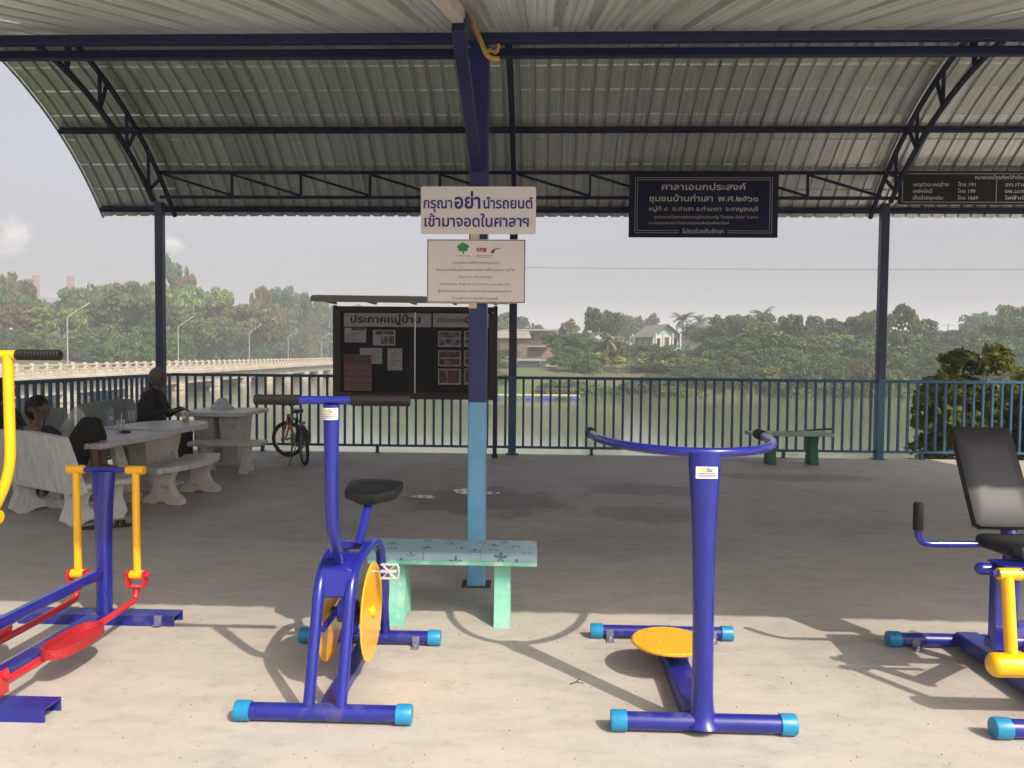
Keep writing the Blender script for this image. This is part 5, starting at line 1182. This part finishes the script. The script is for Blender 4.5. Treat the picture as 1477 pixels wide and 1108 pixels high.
# palms
def frond(m_, base, a, el, L, w):
    n = 9; pts = []; d = Vector((math.cos(a), math.sin(a), 0)); p = Vector(base); e = el
    for i in range(n+1):
        pts.append(p.copy()); p = p+(d*math.cos(e)+Vector((0, 0, math.sin(e))))*(L/n); e -= .17+.05*i/n
    sd = Vector((-d.y, d.x, 0))
    for i in range(n):
        for s in (-1, 1):
            for k in range(2):
                q = pts[i].lerp(pts[i+1], .5*k); ln = w*(math.sin(math.pi*min(1, (i+.5*k+1.2)/(n+1.2)))**.6)
                tip = q+sd*s*ln+d*ln*.45-Vector((0, 0, ln*.45)); b2 = q+(pts[i+1]-pts[i])*.42
                m_.add([q, b2, tip], [(0, 1, 2)])
def palm_mesh(seed, nf=20, L=.42, w=.085):
    random.seed(seed); m_ = MB()
    for k in range(nf): frond(m_, (0, 0, .80), 2*math.pi*k/nf*2.4+random.uniform(-.2, .2), random.uniform(-.5, 1.25), L*random.uniform(.8, 1.1), w)
    return m_
PLM = [palm_mesh(i).mesh('fronds', LM['blue'], False) for i in range(2)]+[palm_mesh(5, 16, .46, .08).mesh('fronds', LM['grey'], False)]
PTR = MB().tube([(0, 0, -.03), (.012, 0, .3), (.008, .005, .6), (0, 0, .81)], [.022, .016, .013, .012], 8).mesh('trunk', PALEB)
for i, (px, yt, Y, v, lab) in enumerate(((985, 445, 132, 0, 'tall coconut palm right of the gabled house'), (1011, 449, 136, 1, 'coconut palm between two others behind the gabled house'), (1037, 453, 122, 0, 'coconut palm among olive trees'), (1101, 438, 116, 1, 'palm top poking above the creeper covered trees'),
                                     (876, 482, 100, 2, 'palm with drooping dry fronds on the far bank'), (1062, 455, 124, 1, 'coconut palm right of the olive trees'))):
    top = ay(px, yt, Y); z0 = bank_z(top.x, Y); h = (top.z-z0)/1.02
    t = thing('palm_tree', lab, 'palm', (top.x, Y, z0), random.uniform(0, 6), 'palms on the far bank')
    sxy = 7.2 if v < 2 else 6.0
    c = put('fronds', PLM[v], t, (0, 0, h*.80-.80*sxy*.9+.0)); c.scale = (sxy, sxy, sxy*.9)
    k = put('trunk', PTR, t); k.scale = (10, 10, h*.99)
# banana plants
def banana(seed):
    random.seed(seed); m_ = MB()
    for k in range(9):
        a = random.uniform(0, 6.28); d = Vector((math.cos(a), math.sin(a), 0)); sd = Vector((-d.y, d.x, 0)); p = Vector((0, 0, .45)); e = random.uniform(.7, 1.4); V = []
        for i in range(7):
            w = .085*math.sin(math.pi*(i+.35)/6.7); V += [p-sd*w-Vector((0, 0, w*.2)), p, p+sd*w-Vector((0, 0, w*.2))]
            p = p+(d*math.cos(e)+Vector((0, 0, math.sin(e))))*.11; e -= .26
        m_.add(V, [(3*i+j, 3*i+j+1, 3*i+j+4, 3*i+j+3) for i in range(6) for j in range(2)])
    return m_.mesh('leaves', leaf_mat('banana leaves %d' % seed, (.10, .15, .025), (.32, .36, .06), (.42, .36, .09), .4), False)
BAN = [banana(1), banana(2)]; BST = MB().tube([(0, 0, -.05), (0, 0, .5)], [.035, .02], 8).mesh('stem', pm('banana stem', (.16, .19, .07)))
for i, (px, yt, Y) in enumerate(((838, 512, 97), (858, 508, 98), (880, 516, 96), (900, 514, 97), (912, 520, 98), (848, 522, 95), (868, 524, 95), (892, 526, 95), (925, 516, 97), (976, 515, 95), (960, 520, 94), (986, 524, 94))):
    top = ay(px, yt, Y); z0 = bank_z(top.x, Y); h = top.z-z0
    t = thing('banana_plant', 'yellow green banana plant with broad ragged leaves on the far bank', 'banana plant', (top.x, Y, z0), i*1.3, 'banana plants on the far bank')
    for nm, me in (('leaves', BAN[i % 2]), ('stem', BST)): q = put(nm, me, t); q.scale = (h*1.7, h*1.7, h*1.2)
# reeds at the waterline
P = []; 
for i in range(1500):
    x = rng.uniform(-20, 70); y = bank_line(x)+rng.uniform(-.2, 3.0); dens = math.sin(x*.35)+.6*math.sin(x*.9+1)
    if dens < .75: continue
    P.append((x, y, max(WATER_Z, bank_z(x, y)), rng.uniform(.6, 1.5)))
V = []; F = []
for i, (x, y, z, h) in enumerate(P):
    dx, dy = rng.normal(0, .25, 2); V += [(x-.05, y, z), (x+.05, y, z), (x+dx*.5+.04, y+dy*.5, z+h*.6), (x+dx, y+dy, z+h)]; F.append((4*i, 4*i+1, 4*i+2, 4*i+3))
o = MB().add(V, F).build('reeds', leaf_mat('reeds', (.07, .11, .02), (.20, .24, .06), (.26, .22, .10), .4), None, smooth=False); tag(o, 'pale green reeds growing along the far waterline', 'reeds', kind='stuff')
# leafy shrub over the river wall at the right
rng = np.random.default_rng(5)
nb = 84; r = np.random.default_rng(3); ux = r.uniform(-1, 1, nb); zz_ = r.random(nb)**.7; prof_h = 2.85*(1-.42*np.clip((ux+.1)/1.1, 0, 1)**1.3-.40*np.clip((-ux-.3)/.7, 0, 1))
C = np.stack([ux*1.30, r.uniform(-.55, .55, nb), prof_h*zz_*.93+.12], 1); Rb = r.uniform(.11, .34, nb)
P, N_ = blobs_crown(C, Rb, 26000, .3, 14); 
t = thing('leafy_shrub', 'leafy shrub with yellowish top leaves growing up behind the railing', 'shrub', (7.12, 12.20, -1.2))
P[:, 2] = np.clip(P[:, 2], -.3, 9)
put('foliage', leaf_mesh('foliage', P, N_, .10, leaf_mat('shrub leaves', (.045, .08, .014), (.21, .24, .04), (.40, .30, .045), .35), .55), t)
m_ = MB(); random.seed(3)
for k in range(16):
    a, b = random.uniform(-1.1, 1.1), random.uniform(-.35, .35); h = random.uniform(1.4, 2.5)
    m_.tube([(a*.3, b*.5, -.3), (a*.6, b, h*.5), (a, b*1.2, h)], [.022, .015, .005], 6)
m_.build('stems', BARK, t)
P2 = np.stack([r.uniform(-1.6, 1.2, 700), r.uniform(-1.02, -.85, 700), 1.13+np.abs(r.normal(0, .045, 700))], 1)
put('creeping_sprays', leaf_mesh('creeping_sprays', P2, unit(r.normal(size=(700, 3))+np.array([0, -.5, 1])), .055, LM['dark'], .5), t)

# ------------------------------------------------------------------ houses on the far bank
def house_mats():
    return dict(w=pm('white house wall', (.46, .48, .44), (.38, .40, .36), 1.5, .8), g=pm('pale green gable', (.22, .42, .34)), r=pm('grey fibre roof', (.20, .19, .18), (.14, .13, .12), 1.2, .85), br=pm('brown door', (.10, .05, .03)), dk=pm('dark window glass', (.03, .04, .05), None, rough=.15),
                bk=pm('orange brick wall', (.24, .16, .115), (.19, .13, .09), 2, .9), tin=pm('rusty tin roof', (.17, .14, .12), (.24, .22, .20), .8, .7), tarp=pm('dark blue net', (.02, .03, .06), (.04, .045, .07), 3, .9), wd=pm('grey wood', (.16, .13, .10), (.10, .08, .06), 4, .9))
HM = house_mats()
c = ay(960, 500, 126); hz0 = bank_z(c.x, 126)
t = thing('gabled_house', 'white house with pale green gable and grey roof among trees', 'house', (c.x, 126, hz0), R_(14))
ev = ay(960, 482, 126).z-hz0; rd = ay(960, 467, 126).z-hz0; W_, D_ = 2.2, 4.0
MB().box((0, D_, ev/2), (2*W_, 2*D_, ev)).build('wall', HM['w'], t, smooth=False)
MB().prism([(-W_, ev), (W_, ev), (0, rd-.15)], 0, .06, lambda u, w, d: Vector((u, -d, w))).build('gable', HM['g'], t, smooth=False)
for s in (-1, 1):
    MB().bar((s*(W_+.6)/2, -.9, (ev+rd)/2-.30), (s*(W_+.6)/2, 2*D_+.5, (ev+rd)/2-.30), math.hypot(W_+.6, (rd-ev)*1.25), .10, up=Vector(((rd-ev)*1.25*s, 0, W_+.6)).normalized()).build('roof', HM['r'], t, smooth=False)
MB().box((0, -.55, ev-2.55), (2*W_+1, 1.1, .14)).build('balcony_floor', HM['w'], t, smooth=False)
for x in (-2.1, -.8, .8, 2.1): MB().box((x, -1.0, ev-1.2), (.22, .22, 2.6)).build('balcony_column', HM['w'], t, smooth=False)
for x in (-1.45, 1.45):
    w_ = MB().box((x, -.03, ev-1.25), (.95, .06, 1.1)).build('window', HM['dk'], t, smooth=False); MB().box((x, -.05, ev-1.85), (1.1, .12, .08)).build('sill', HM['w'], w_, smooth=False)
MB().box((0, -.03, ev-1.45), (1.1, .06, 1.9)).build('door', HM['br'], t, smooth=False)
for y in (1.6, 4.5, 7.2): MB().box((-W_-.03, y, ev-1.3), (.06, 1.0, 1.1)).build('window', HM['dk'], t, smooth=False)
c = ay(765, 490, 118); hz0 = bank_z(c.x, 118)
t = thing('brick_house', 'low brick house with flat rusty tin roof beside the dark tree', 'house', (c.x, 118, hz0), R_(-8))
ev = ay(765, 476, 118).z-hz0
MB().box((0, 3, ev/2), (6.2, 6, ev)).build('wall', HM['bk'], t, smooth=False)
MB().box((-.4, 2.4, ev+.08), (8.2, 8.6, .14), Matrix.Rotation(R_(3), 3, 'X')).build('roof', HM['tin'], t, smooth=False)
for x in (-1.9, .1, 2.1):
    w_ = MB().box((x, -.03, ev-1.2), (1.0, .06, .95)).build('window', HM['dk'], t, smooth=False); MB().box((x, -.05, ev-1.72), (1.15, .12, .07)).build('sill', HM['w'], w_, smooth=False)
MB().box((1.2, -.8, ev-2.5), (3.4, 1.5, .12)).build('awning', HM['w'], t, smooth=False)
c = ay(733, 500, 108); hz0 = bank_z(c.x, 108)
t = thing('tin_roof_house', 'grey wooden house with long tin roof behind the rear middle post', 'house', (c.x, 108, hz0), R_(6))
ev = ay(733, 487, 108).z-hz0
MB().box((0, 3, ev/2), (5.4, 6, ev)).build('wall', HM['wd'], t, smooth=False)
for s in (-1, 1): MB().box((0, 3+s*1.75, ev+.45), (6.4, 3.9, .10), Matrix.Rotation(R_(-s*16), 3, 'X')).build('roof', HM['tin'], t, smooth=False)
for x in (-1.5, .9): MB().box((x, -.03, ev-1.3), (.9, .06, 1.0)).build('window', HM['dk'], t, smooth=False)
MB().box((-.3, -.03, ev-1.7), (.85, .06, 1.9)).build('door', HM['br'], t, smooth=False)
c = ay(766, 535, 97); hz0 = bank_z(c.x, 97)
t = thing('netted_shed', 'riverside shed hung with dark blue netting', 'shed', (c.x, 97, hz0), R_(3))
hh = ay(766, 520, 97).z-hz0
for x in (-1.5, 0, 1.5):
    for y in (0, 2.2): MB().box((x, y, hh/2), (.12, .12, hh)).build('post', HM['wd'], t, smooth=False)
MB().box((0, 1.1, hh+.05), (3.8, 2.9, .08), Matrix.Rotation(R_(4), 3, 'X')).build('roof', HM['tin'], t, smooth=False)
MB().box((-.2, -.08, hh*.52), (2.6, .05, hh*.88)).build('net_screen', HM['tarp'], t, smooth=False)
MB().box((2.6, .2, .6), (1.7, 1.2, .1)).box((2.6, .2, .3), (1.5, 1.0, .5)).build('plank_stack', HM['tin'], t, smooth=False)
c = gz(768, 575.5, WATER_Z); 
t = thing('pontoon', 'wooden pontoon on blue drums moored at the far waterline', 'pontoon', (c.x, c.y-.6, WATER_Z), R_(2))
MB().box((0, 0, .42), (9.4, 1.6, .10)).build('deck', pm('bleached planks', (.42, .33, .22)), t, smooth=False)
for x in (-3.6, -1.9, -.3, 1.1, 1.7, 4.3): MB().tube([(x-.42, -.5, .16), (x+.42, -.5, .16)], .24, 12).build('drum', pm('blue drum', (.03, .10, .42)) if 'blue drum' not in bpy.data.materials else bpy.data.materials['blue drum'], t)
MB().bar((-4.6, .7, 1.0), (4.6, .7, 1.0), .06).build('handrail', HM['wd'], t); 
for x in (-4.5, -1.5, 1.5, 4.5): MB().box((x, .7, .73), (.06, .06, .54)).build('rail_post', HM['wd'], t)
# far factory: chimneys, shed, steam
CHM = pm('banded red brick chimney', (.17, .075, .06), (.13, .06, .05), .4, .9)
for i, (px, yt, lab) in enumerate(((51.5, 397, 'red factory chimney left of its twin above the trees'), (101.5, 399, 'red factory chimney right of its twin above the trees'))):
    top = ay(px, yt, 340); t = thing('factory_chimney', lab, 'chimney', (top.x, 340, -2))
    h = top.z+2
    MB().lathe([(1.9, 0), (1.45, h), (1.15, h), (1.15, h-.5)], seg=20, caps=False).build('stack', CHM, t); MB().lathe([(1.62, h-.5), (1.62, h-.02), (1.48, h-.02)], seg=20, caps=False).build('rim', CHM, t)
    
c = ay(74, 436, 330)
t = thing('factory_hall', 'dark roofed factory hall between the two chimneys', 'factory', (c.x, 330, -2))
hh = c.z+2
MB().box((0, 8, hh/2), (22, 16, hh)).build('wall', HM['wd'], t, smooth=False)
MB().prism([(-12, hh), (12, hh), (10.5, hh+1.9), (-10.5, hh+2.3)], -16.5, .5, lambda u, w, d: Vector((u, -d, w))).build('roof', HM['r'], t, smooth=False)
def steam_mat():
    mt = bpy.data.materials.new('steam'); mt.use_nodes = True; N = mt.node_tree.nodes; L = mt.node_tree.links; N.remove(N['Principled BSDF'])
    v = N.new('ShaderNodeVolumePrincipled'); v.inputs['Color'].default_value = (.95, .92, .90, 1)
    tc = N.new('ShaderNodeTexCoord'); ln = N.new('ShaderNodeVectorMath'); ln.operation = 'LENGTH'; L.new(tc.outputs['Object'], ln.inputs[0])
    nz = N.new('ShaderNodeTexNoise'); nz.inputs['Scale'].default_value = 3.0; nz.inputs['Detail'].default_value = 6; nz.inputs['Roughness'].default_value = .62; L.new(tc.outputs['Object'], nz.inputs['Vector'])
    a = N.new('ShaderNodeMath'); a.operation = 'MULTIPLY_ADD'; a.inputs[1].default_value = -.75; a.inputs[2].default_value = .02; L.new(ln.outputs['Value'], a.inputs[0])
    b = N.new('ShaderNodeMath'); b.operation = 'ADD'; L.new(a.outputs[0], b.inputs[0]); L.new(nz.outputs['Fac'], b.inputs[1])
    c_ = N.new('ShaderNodeMath'); c_.operation = 'MULTIPLY'; c_.use_clamp = False; c_.inputs[1].default_value = .13; L.new(b.outputs[0], c_.inputs[0])
    d = N.new('ShaderNodeMath'); d.operation = 'MAXIMUM'; d.inputs[1].default_value = 0; L.new(c_.outputs[0], d.inputs[0]); L.new(d.outputs[0], v.inputs['Density'])
    L.new(v.outputs[0], N['Material Output'].inputs['Volume']); return mt
STM = steam_mat(); BALL = MB().ball((0, 0, 0), 1.0, 24, 14).mesh('steam_cloud', STM)
for i, (px, py, w_, h_, lab) in enumerate(((20, 342, 15, 22, 'white steam plume drifting above the left chimney'), (246, 352, 14, 9, 'faint steam plume behind the rear left post'))):
    c = ay(px, py, 470); o = put('steam_cloud', BALL, None, c); o.scale = (w_, 16, h_); o.rotation_euler.y = R_(22); tag(o, lab, 'steam')
# power line
c = ay(743.5, 386, 96); z0 = bank_z(c.x, 96)
t = thing('utility_pole', 'concrete utility pole behind the rear middle post carrying a wire', 'utility pole', (c.x, 96, z0))
hh = c.z-z0
MB().tube([(0, 0, -.5), (0, 0, hh+.3)], [.17, .11], 10).build('pole', LAMP, t); MB().box((0, 0, hh-.1), (1.6, .12, .12)).build('crossarm', HM['wd'], t)
e2 = ay(1640, 388, 70)
z2 = -.5
t2 = thing('utility_pole', 'concrete utility pole on the bank beyond the shrub', 'utility pole', (e2.x, e2.y, z2)); MB().tube([(0, 0, -3.5), (0, 0, e2.z-z2+.3)], [.17, .11], 10).build('pole', LAMP, t2); MB().box((0, 0, e2.z-z2-.1), (1.6, .12, .12)).build('crossarm', HM['wd'], t2)
A = Vector((c.x+.5, 96, c.z)); pts = [A.lerp(e2, i/24)-Vector((0, 0, .12*math.sin(math.pi*i/24))) for i in range(25)]
tag(MB().tube(pts, .018, 6).build('power_line', pm('dark cable', (.05, .05, .05))), 'single dark power line strung across the river', 'cable')
c = ay(1368, 467, 150); z0 = bank_z(c.x, 150)
t = thing('utility_pole', 'small distant utility pole with crossarm above the blue green trees', 'utility pole', (c.x, 150, z0)); hh = c.z-z0
MB().tube([(0, 0, 0), (0, 0, hh)], [.18, .12], 8).build('pole', LAMP, t); MB().box((0, 0, hh-.3), (2.4, .12, .14)).build('crossarm', LAMP, t)

# ------------------------------------------------------------------ haze
hm = bpy.data.materials.new('pale morning haze'); hm.use_nodes = True; N = hm.node_tree.nodes; N.remove(N['Principled BSDF'])
v = N.new('ShaderNodeVolumePrincipled'); v.inputs['Color'].default_value = (.93, .94, .98, 1); v.inputs['Density'].default_value = .0013; v.inputs['Anisotropy'].default_value = .0
hm.node_tree.links.new(v.outputs[0], N['Material Output'].inputs['Volume'])
o = MB().box((0, 290, 17.5), (1840, 1240, 46)).build('haze', hm, smooth=False); tag(o, kind='stuff')
# ------------------------------------------------------------------ people
SKIN = pm('brown skin', (.14, .066, .042), (.12, .056, .036), 20, .55); HAIRB = pm('black hair', (.004, .0035, .0035), (.008, .007, .0065), 40, .6, spec=.2, bump=.8, bscale=90, stretch=(1, 1, .3)); HAIRG = pm('greying hair', (.05, .048, .047), (.16, .15, .145), 50, .6, bump=.8, bscale=90)
BLKC = pm('black cloth', (.004, .004, .005), (.007, .007, .008), 9, .9, bump=.2, bscale=60); NVYC = pm('navy cloth', (.012, .014, .030), (.018, .02, .04), 9, .85, bump=.2, bscale=60)
PATC = pm('black cloth with pale flecks', (.010, .010, .012), (.014, .014, .015), 9, .85, c3=(.25, .24, .2), s3=42, lo3=.62, hi3=.68); LIMEC = pm('lime sleeve print', (.012, .014, .03), (.38, .50, .08), 26, .8, lo=.60, hi=.63); CUFF = pm('pale cuff', (.5, .42, .42)); EYE = pm('eye', (.02, .015, .012)); LIPS = pm('lips', (.13, .05, .042))
def person(label, loc, bones, head, hair_mt, tail=False):
    """bones: (a, b, ra, rb, material); head: (centre, facing angle, tilt down). One remeshed skin over all of it."""
    src = MB(); segs = []
    def cap(a, b, ra, rb, mt):
        a = Vector(a); b = Vector(b); d = b-a; L = d.length
        if L < 1e-5: src.ball(a, ra, 12, 8)
        else:
            d.normalize(); pts = []; rr = []
            for k in range(5): an = R_(90*k/4); pts.append(a-d*ra*math.cos(an)); rr.append(max(.001, ra*math.sin(an)))
            for k in range(5): an = R_(90*k/4); pts.append(b+d*rb*math.sin(an)); rr.append(max(.001, rb*math.cos(an)))
            src.tube(pts, rr, 14)
        segs.append((np.array(a), np.array(b), ra, rb, mt))
    for b_ in bones: cap(*b_)
    hc, fa, tilt = head; M_ = Matrix.Translation(hc) @ Matrix.Rotation(fa, 4, 'Z') @ Matrix.Rotation(tilt, 4, 'Y')
    tf = lambda p: M_ @ Vector(p)
    hb = MB(M_); V0 = len(hb.v); hb.ball((0, 0, .01), (.092, .074, .112), 24, 18)
    iv = M_.inverted()
    for i, p in enumerate(hb.v):
        q = iv @ p; f_ = 1.0
        if q.z < -.01: f_ = 1+.30*(q.z+.01)/.10
        q = Vector((q.x*(f_*.55+.45)+(.012 if q.z < -.05 and q.x > 0 else 0), q.y*f_, q.z))
        hb.v[i] = M_ @ q
    src.add([p for p in hb.v], hb.f)
    segs.append((np.array(tf((0, 0, .02))), np.array(tf((.02, 0, -.05))), .095, .075, SKIN))
    for a, b, ra, rb, mt in (((.088, 0, .022), (.106, 0, -.014), .008, .013, SKIN), ((.078, .012, -.052), (.078, -.012, -.052), .013, .013, LIPS), ((.074, -.04, .034), (.080, 0, .036), .012, .012, SKIN), ((.074, .04, .034), (.080, 0, .036), .012, .012, SKIN),
                             ((0, .076, .0), (-.012, .082, .018), .016, .020, SKIN), ((0, -.076, .0), (-.012, -.082, .018), .016, .020, SKIN), ((.080, .030, .014), (.080, .036, .014), .009, .009, EYE), ((.080, -.030, .014), (.080, -.036, .014), .009, .009, EYE), ((.06, 0, -.085), (.066, 0, -.088), .022, .020, SKIN)):
        cap(tf(a), tf(b), ra, rb, mt)
    me = src.mesh('p', None, False); ob = put('p', me)
    md = ob.modifiers.new('r', 'REMESH'); md.mode = 'VOXEL'; md.voxel_size = .0075
    sm = ob.modifiers.new('s', 'SMOOTH'); sm.iterations = 2; sm.factor = .5
    dg = bpy.context.evaluated_depsgraph_get(); body = bpy.data.meshes.new_from_object(ob.evaluated_get(dg)); bpy.data.objects.remove(ob)
    mats = []
    for s_ in segs:
        if s_[4] not in mats: mats.append(s_[4])
    body.materials.clear()
    for q in mats: body.materials.append(q)
    nf = len(body.polygons); cen = np.empty(nf*3, np.float32); body.polygons.foreach_get('center', cen); cen = cen.reshape(-1, 3)
    best = np.full(nf, 9e9); idx = np.zeros(nf, np.int32)
    for a, b, ra, rb, mt in segs:
        d = b-a; L2 = max(1e-9, d@d); t_ = np.clip(((cen-a)@d)/L2, 0, 1); ds = np.linalg.norm(cen-(a+t_[:, None]*d), axis=1)-(ra+(rb-ra)*t_)
        w = ds < best; best[w] = ds[w]; idx[w] = mats.index(mt)
    body.polygons.foreach_set('material_index', idx); body.polygons.foreach_set('use_smooth', [True]*nf); body.update()
    body.transform(Matrix.Translation(-Vector(loc)))
    body.name = 'person'
    t = put('person', body, None, loc); tag(t, label, 'person')
    hm_ = MB(Matrix.Translation(-Vector(loc)) @ M_); hm_.ball((-.022, 0, .024), (.106, .093, .120), 30, 22)
    random.seed(3); iv = (Matrix.Translation(-Vector(loc)) @ M_).inverted(); f2 = []
    for i, p in enumerate(hm_.v):
        q = iv @ p; k = 1+.05*math.sin(38*q.x+9*q.z)*math.cos(33*q.y+5*q.z)+random.uniform(-.025, .025)
        if q.x > .028 and q.z < .050: q.x = .028+(q.x-.028)*.25
        hm_.v[i] = iv.inverted() @ (Vector((-.016, 0, .036))+(q-Vector((-.016, 0, .036)))*k)
    if tail: hm_.tube([(-.09, 0, .0), (-.125, 0, -.03), (-.13, 0, -.10), (-.115, 0, -.15)], [.035, .04, .03, .01], 10)
    hm_.build('hair', hair_mt, t, angle=60)
    return t
def hand(w, f, thumb, mt=SKIN, s=1.0, palm_n=None):
    """wrist, finger direction, thumb side: palm and five unequal bent fingers"""
    w = Vector(w); f = Vector(f).normalized(); sd = Vector(thumb).normalized(); dn = f.cross(sd).normalized(); B = []
    kn = w+f*.085*s
    B.append((w, w+f*.03*s, .026*s, .03*s, mt))
    for i, (o, l_) in enumerate(((.030, .070), (.010, .080), (-.010, .075), (-.030, .058))):
        k0 = kn+sd*o*s; B.append((w+f*.02*s+sd*o*.7*s, k0, .015*s, .013*s, mt))
        m1 = k0+(f*.9+dn*.35).normalized()*l_*.55*s; B.append((k0, m1, .0095*s, .0088*s, mt)); B.append((m1, m1+(f*.6+dn*.8).normalized()*l_*.5*s, .0088*s, .007*s, mt))
    a = w+f*.03*s+sd*.03*s; b = a+(sd*.8+f*.6).normalized()*.045*s; B += [(a, b, .013*s, .011*s, mt), (b, b+(f*.9+sd*.2).normalized()*.035*s, .011*s, .008*s, mt)]
    return B
# grey-haired person sitting at the square table, facing right
h3 = (-4.69, 9.30)
hx, hy = h3
B = [((hx-.10, hy-.09, .47), (hx-.10, hy+.09, .47), .12, .12, BLKC), ((hx-.10, hy, .50), (hx-.07, hy, .78), .155, .165, BLKC), ((hx-.06, hy-.14, .90), (hx-.06, hy+.14, .90), .075, .075, BLKC), ((hx-.06, hy, .80), (hx-.04, hy, .94), .135, .08, BLKC), ((hx-.03, hy, .95), (hx, hy, 1.03), .05, .047, SKIN)]
for s in (-1, 1):
    k = (hx+.33, hy+s*.10, .45)
    B += [((hx-.06, hy+s*.09, .46), k, .085, .062, BLKC), (k, (hx+.35, hy+s*.10, .12), .056, .04, BLKC), ((hx+.35, hy+s*.10, .10), (hx+.35, hy+s*.10, .05), .035, .034, SKIN), ((hx+.35, hy+s*.10, .035), (hx+.47, hy+s*.10, .028), .034, .026, SKIN)]
    sh_ = (hx-.05, hy+s*.17, .89); el = (hx+.03, hy+s*.22, .66); wr_ = (hx+.20, hy+s*.15, .735)
    B += [(sh_, el, .058, .046, BLKC), (el, wr_, .045, .032, BLKC)]+hand(wr_, (1, -.1*s, -.05), (0, -s, .1))
person('grey-haired person in black sitting upright at the square table, looking sideways', (hx, hy, 0), B, ((hx+.015, hy, 1.115), R_(-14), R_(4)), HAIRG, True)
# person leaning an elbow on the white bench back, cheek in hand
hx, hy = -4.56, 6.78
px_ = -4.20
B = [((px_, hy-.08, .465), (px_, hy+.09, .465), .115, .115, BLKC), ((px_-.03, hy, .49), (hx+.10, hy-.02, .60), .125, .135, NVYC), ((hx+.02, hy-.13, .69), (hx+.02, hy+.13, .70), .07, .065, NVYC), ((hx+.10, hy, .60), (hx+.02, hy, .73), .135, .08, NVYC), ((hx+.02, hy-.02, .74), (hx+.03, hy-.03, .82), .05, .046, SKIN)]
for s, kx, kz in ((-1, .585, .80), (1, .53, .78)):
    y_ = hy+s*.10-.04; k = (hx+kx, y_-.02, kz); q = Vector((px_+.05, y_, .46)).lerp(Vector(k), .5)
    B += [((px_+.02, y_, .46), q, .100, .098, BLKC), (q, k, .098, .072, BLKC), (k, (hx+kx+.045, y_-.02, kz-.11), .070, .066, BLKC), ((hx+kx+.045, y_-.02, kz-.11), (hx+kx+.07, y_-.02, .46), .047, .034, SKIN), ((hx+kx+.07, y_-.02, .46), (hx+kx+.08, y_-.02, .405), .034, .036, SKIN), ((hx+kx+.08, y_-.02, .395), (hx+kx+.21, y_-.02, .382), .034, .022, SKIN)]
el = Vector((hx+.26, hy-.36, .785)); sh_ = Vector((hx+.02, hy-.20, .70)); wr_ = Vector((hx+.155, hy-.16, .845))
mid = sh_.lerp(el, .58); mid2 = sh_.lerp(el, .66)
B += [(sh_, mid, .070, .062, LIMEC), (mid2, el, .048, .046, SKIN), (el, wr_, .046, .033, SKIN)]+hand(wr_, (-.35, .25, .6), (.3, .6, -.2))
sh2 = (hx+.02, hy+.18, .70); el2 = (hx+.18, hy+.24, .55); B += [(sh2, el2, .058, .046, NVYC), (el2, (hx+.34, hy+.12, .66), .042, .031, SKIN)]+hand((hx+.34, hy+.12, .66), (.9, -.2, .2), (0, -1, .2))
person('person in navy shirt and black shorts leaning cheek on hand at white bench', (px_, hy, .36), B, ((hx+.065, hy-.03, .905), R_(-12), R_(9)), HAIRB)
# person farther left in a flecked shirt
hx, hy = -5.06, 7.02
B = [((hx, hy-.09, .46), (hx, hy+.09, .46), .12, .12, BLKC), ((hx, hy, .50), (hx+.02, hy, .72), .13, .14, PATC), ((hx+.02, hy-.14, .84), (hx+.02, hy+.14, .84), .07, .07, PATC), ((hx+.02, hy, .74), (hx+.03, hy, .88), .13, .08, PATC), ((hx+.03, hy, .88), (hx+.05, hy, .97), .05, .047, SKIN)]
for s in (-1, 1):
    k = (hx+.38, hy+s*.10, .45)
    B += [((hx+.03, hy+s*.09, .45), k, .085, .062, BLKC), (k, (hx+.40, hy+s*.10, .12), .056, .04, BLKC), ((hx+.40, hy+s*.10, .10), (hx+.40, hy+s*.10, .05), .035, .034, SKIN), ((hx+.40, hy+s*.10, .035), (hx+.52, hy+s*.10, .028), .034, .026, SKIN)]
    sh_ = (hx+.03, hy+s*.17, .83); el = (hx+.12, hy+s*.22, .60); wr_ = (hx+.34, hy+s*.10, .56)
    B += [(sh_, el, .058, .046, PATC), (el, wr_, .042, .031, SKIN)]+hand(wr_, (1, -.2*s, -.2), (0, -s, .1))
person('person in black shirt with pale flecks seated behind the yellow handle', (hx, hy, 0), B, ((hx+.065, hy, 1.05), R_(-8), R_(4)), HAIRB)
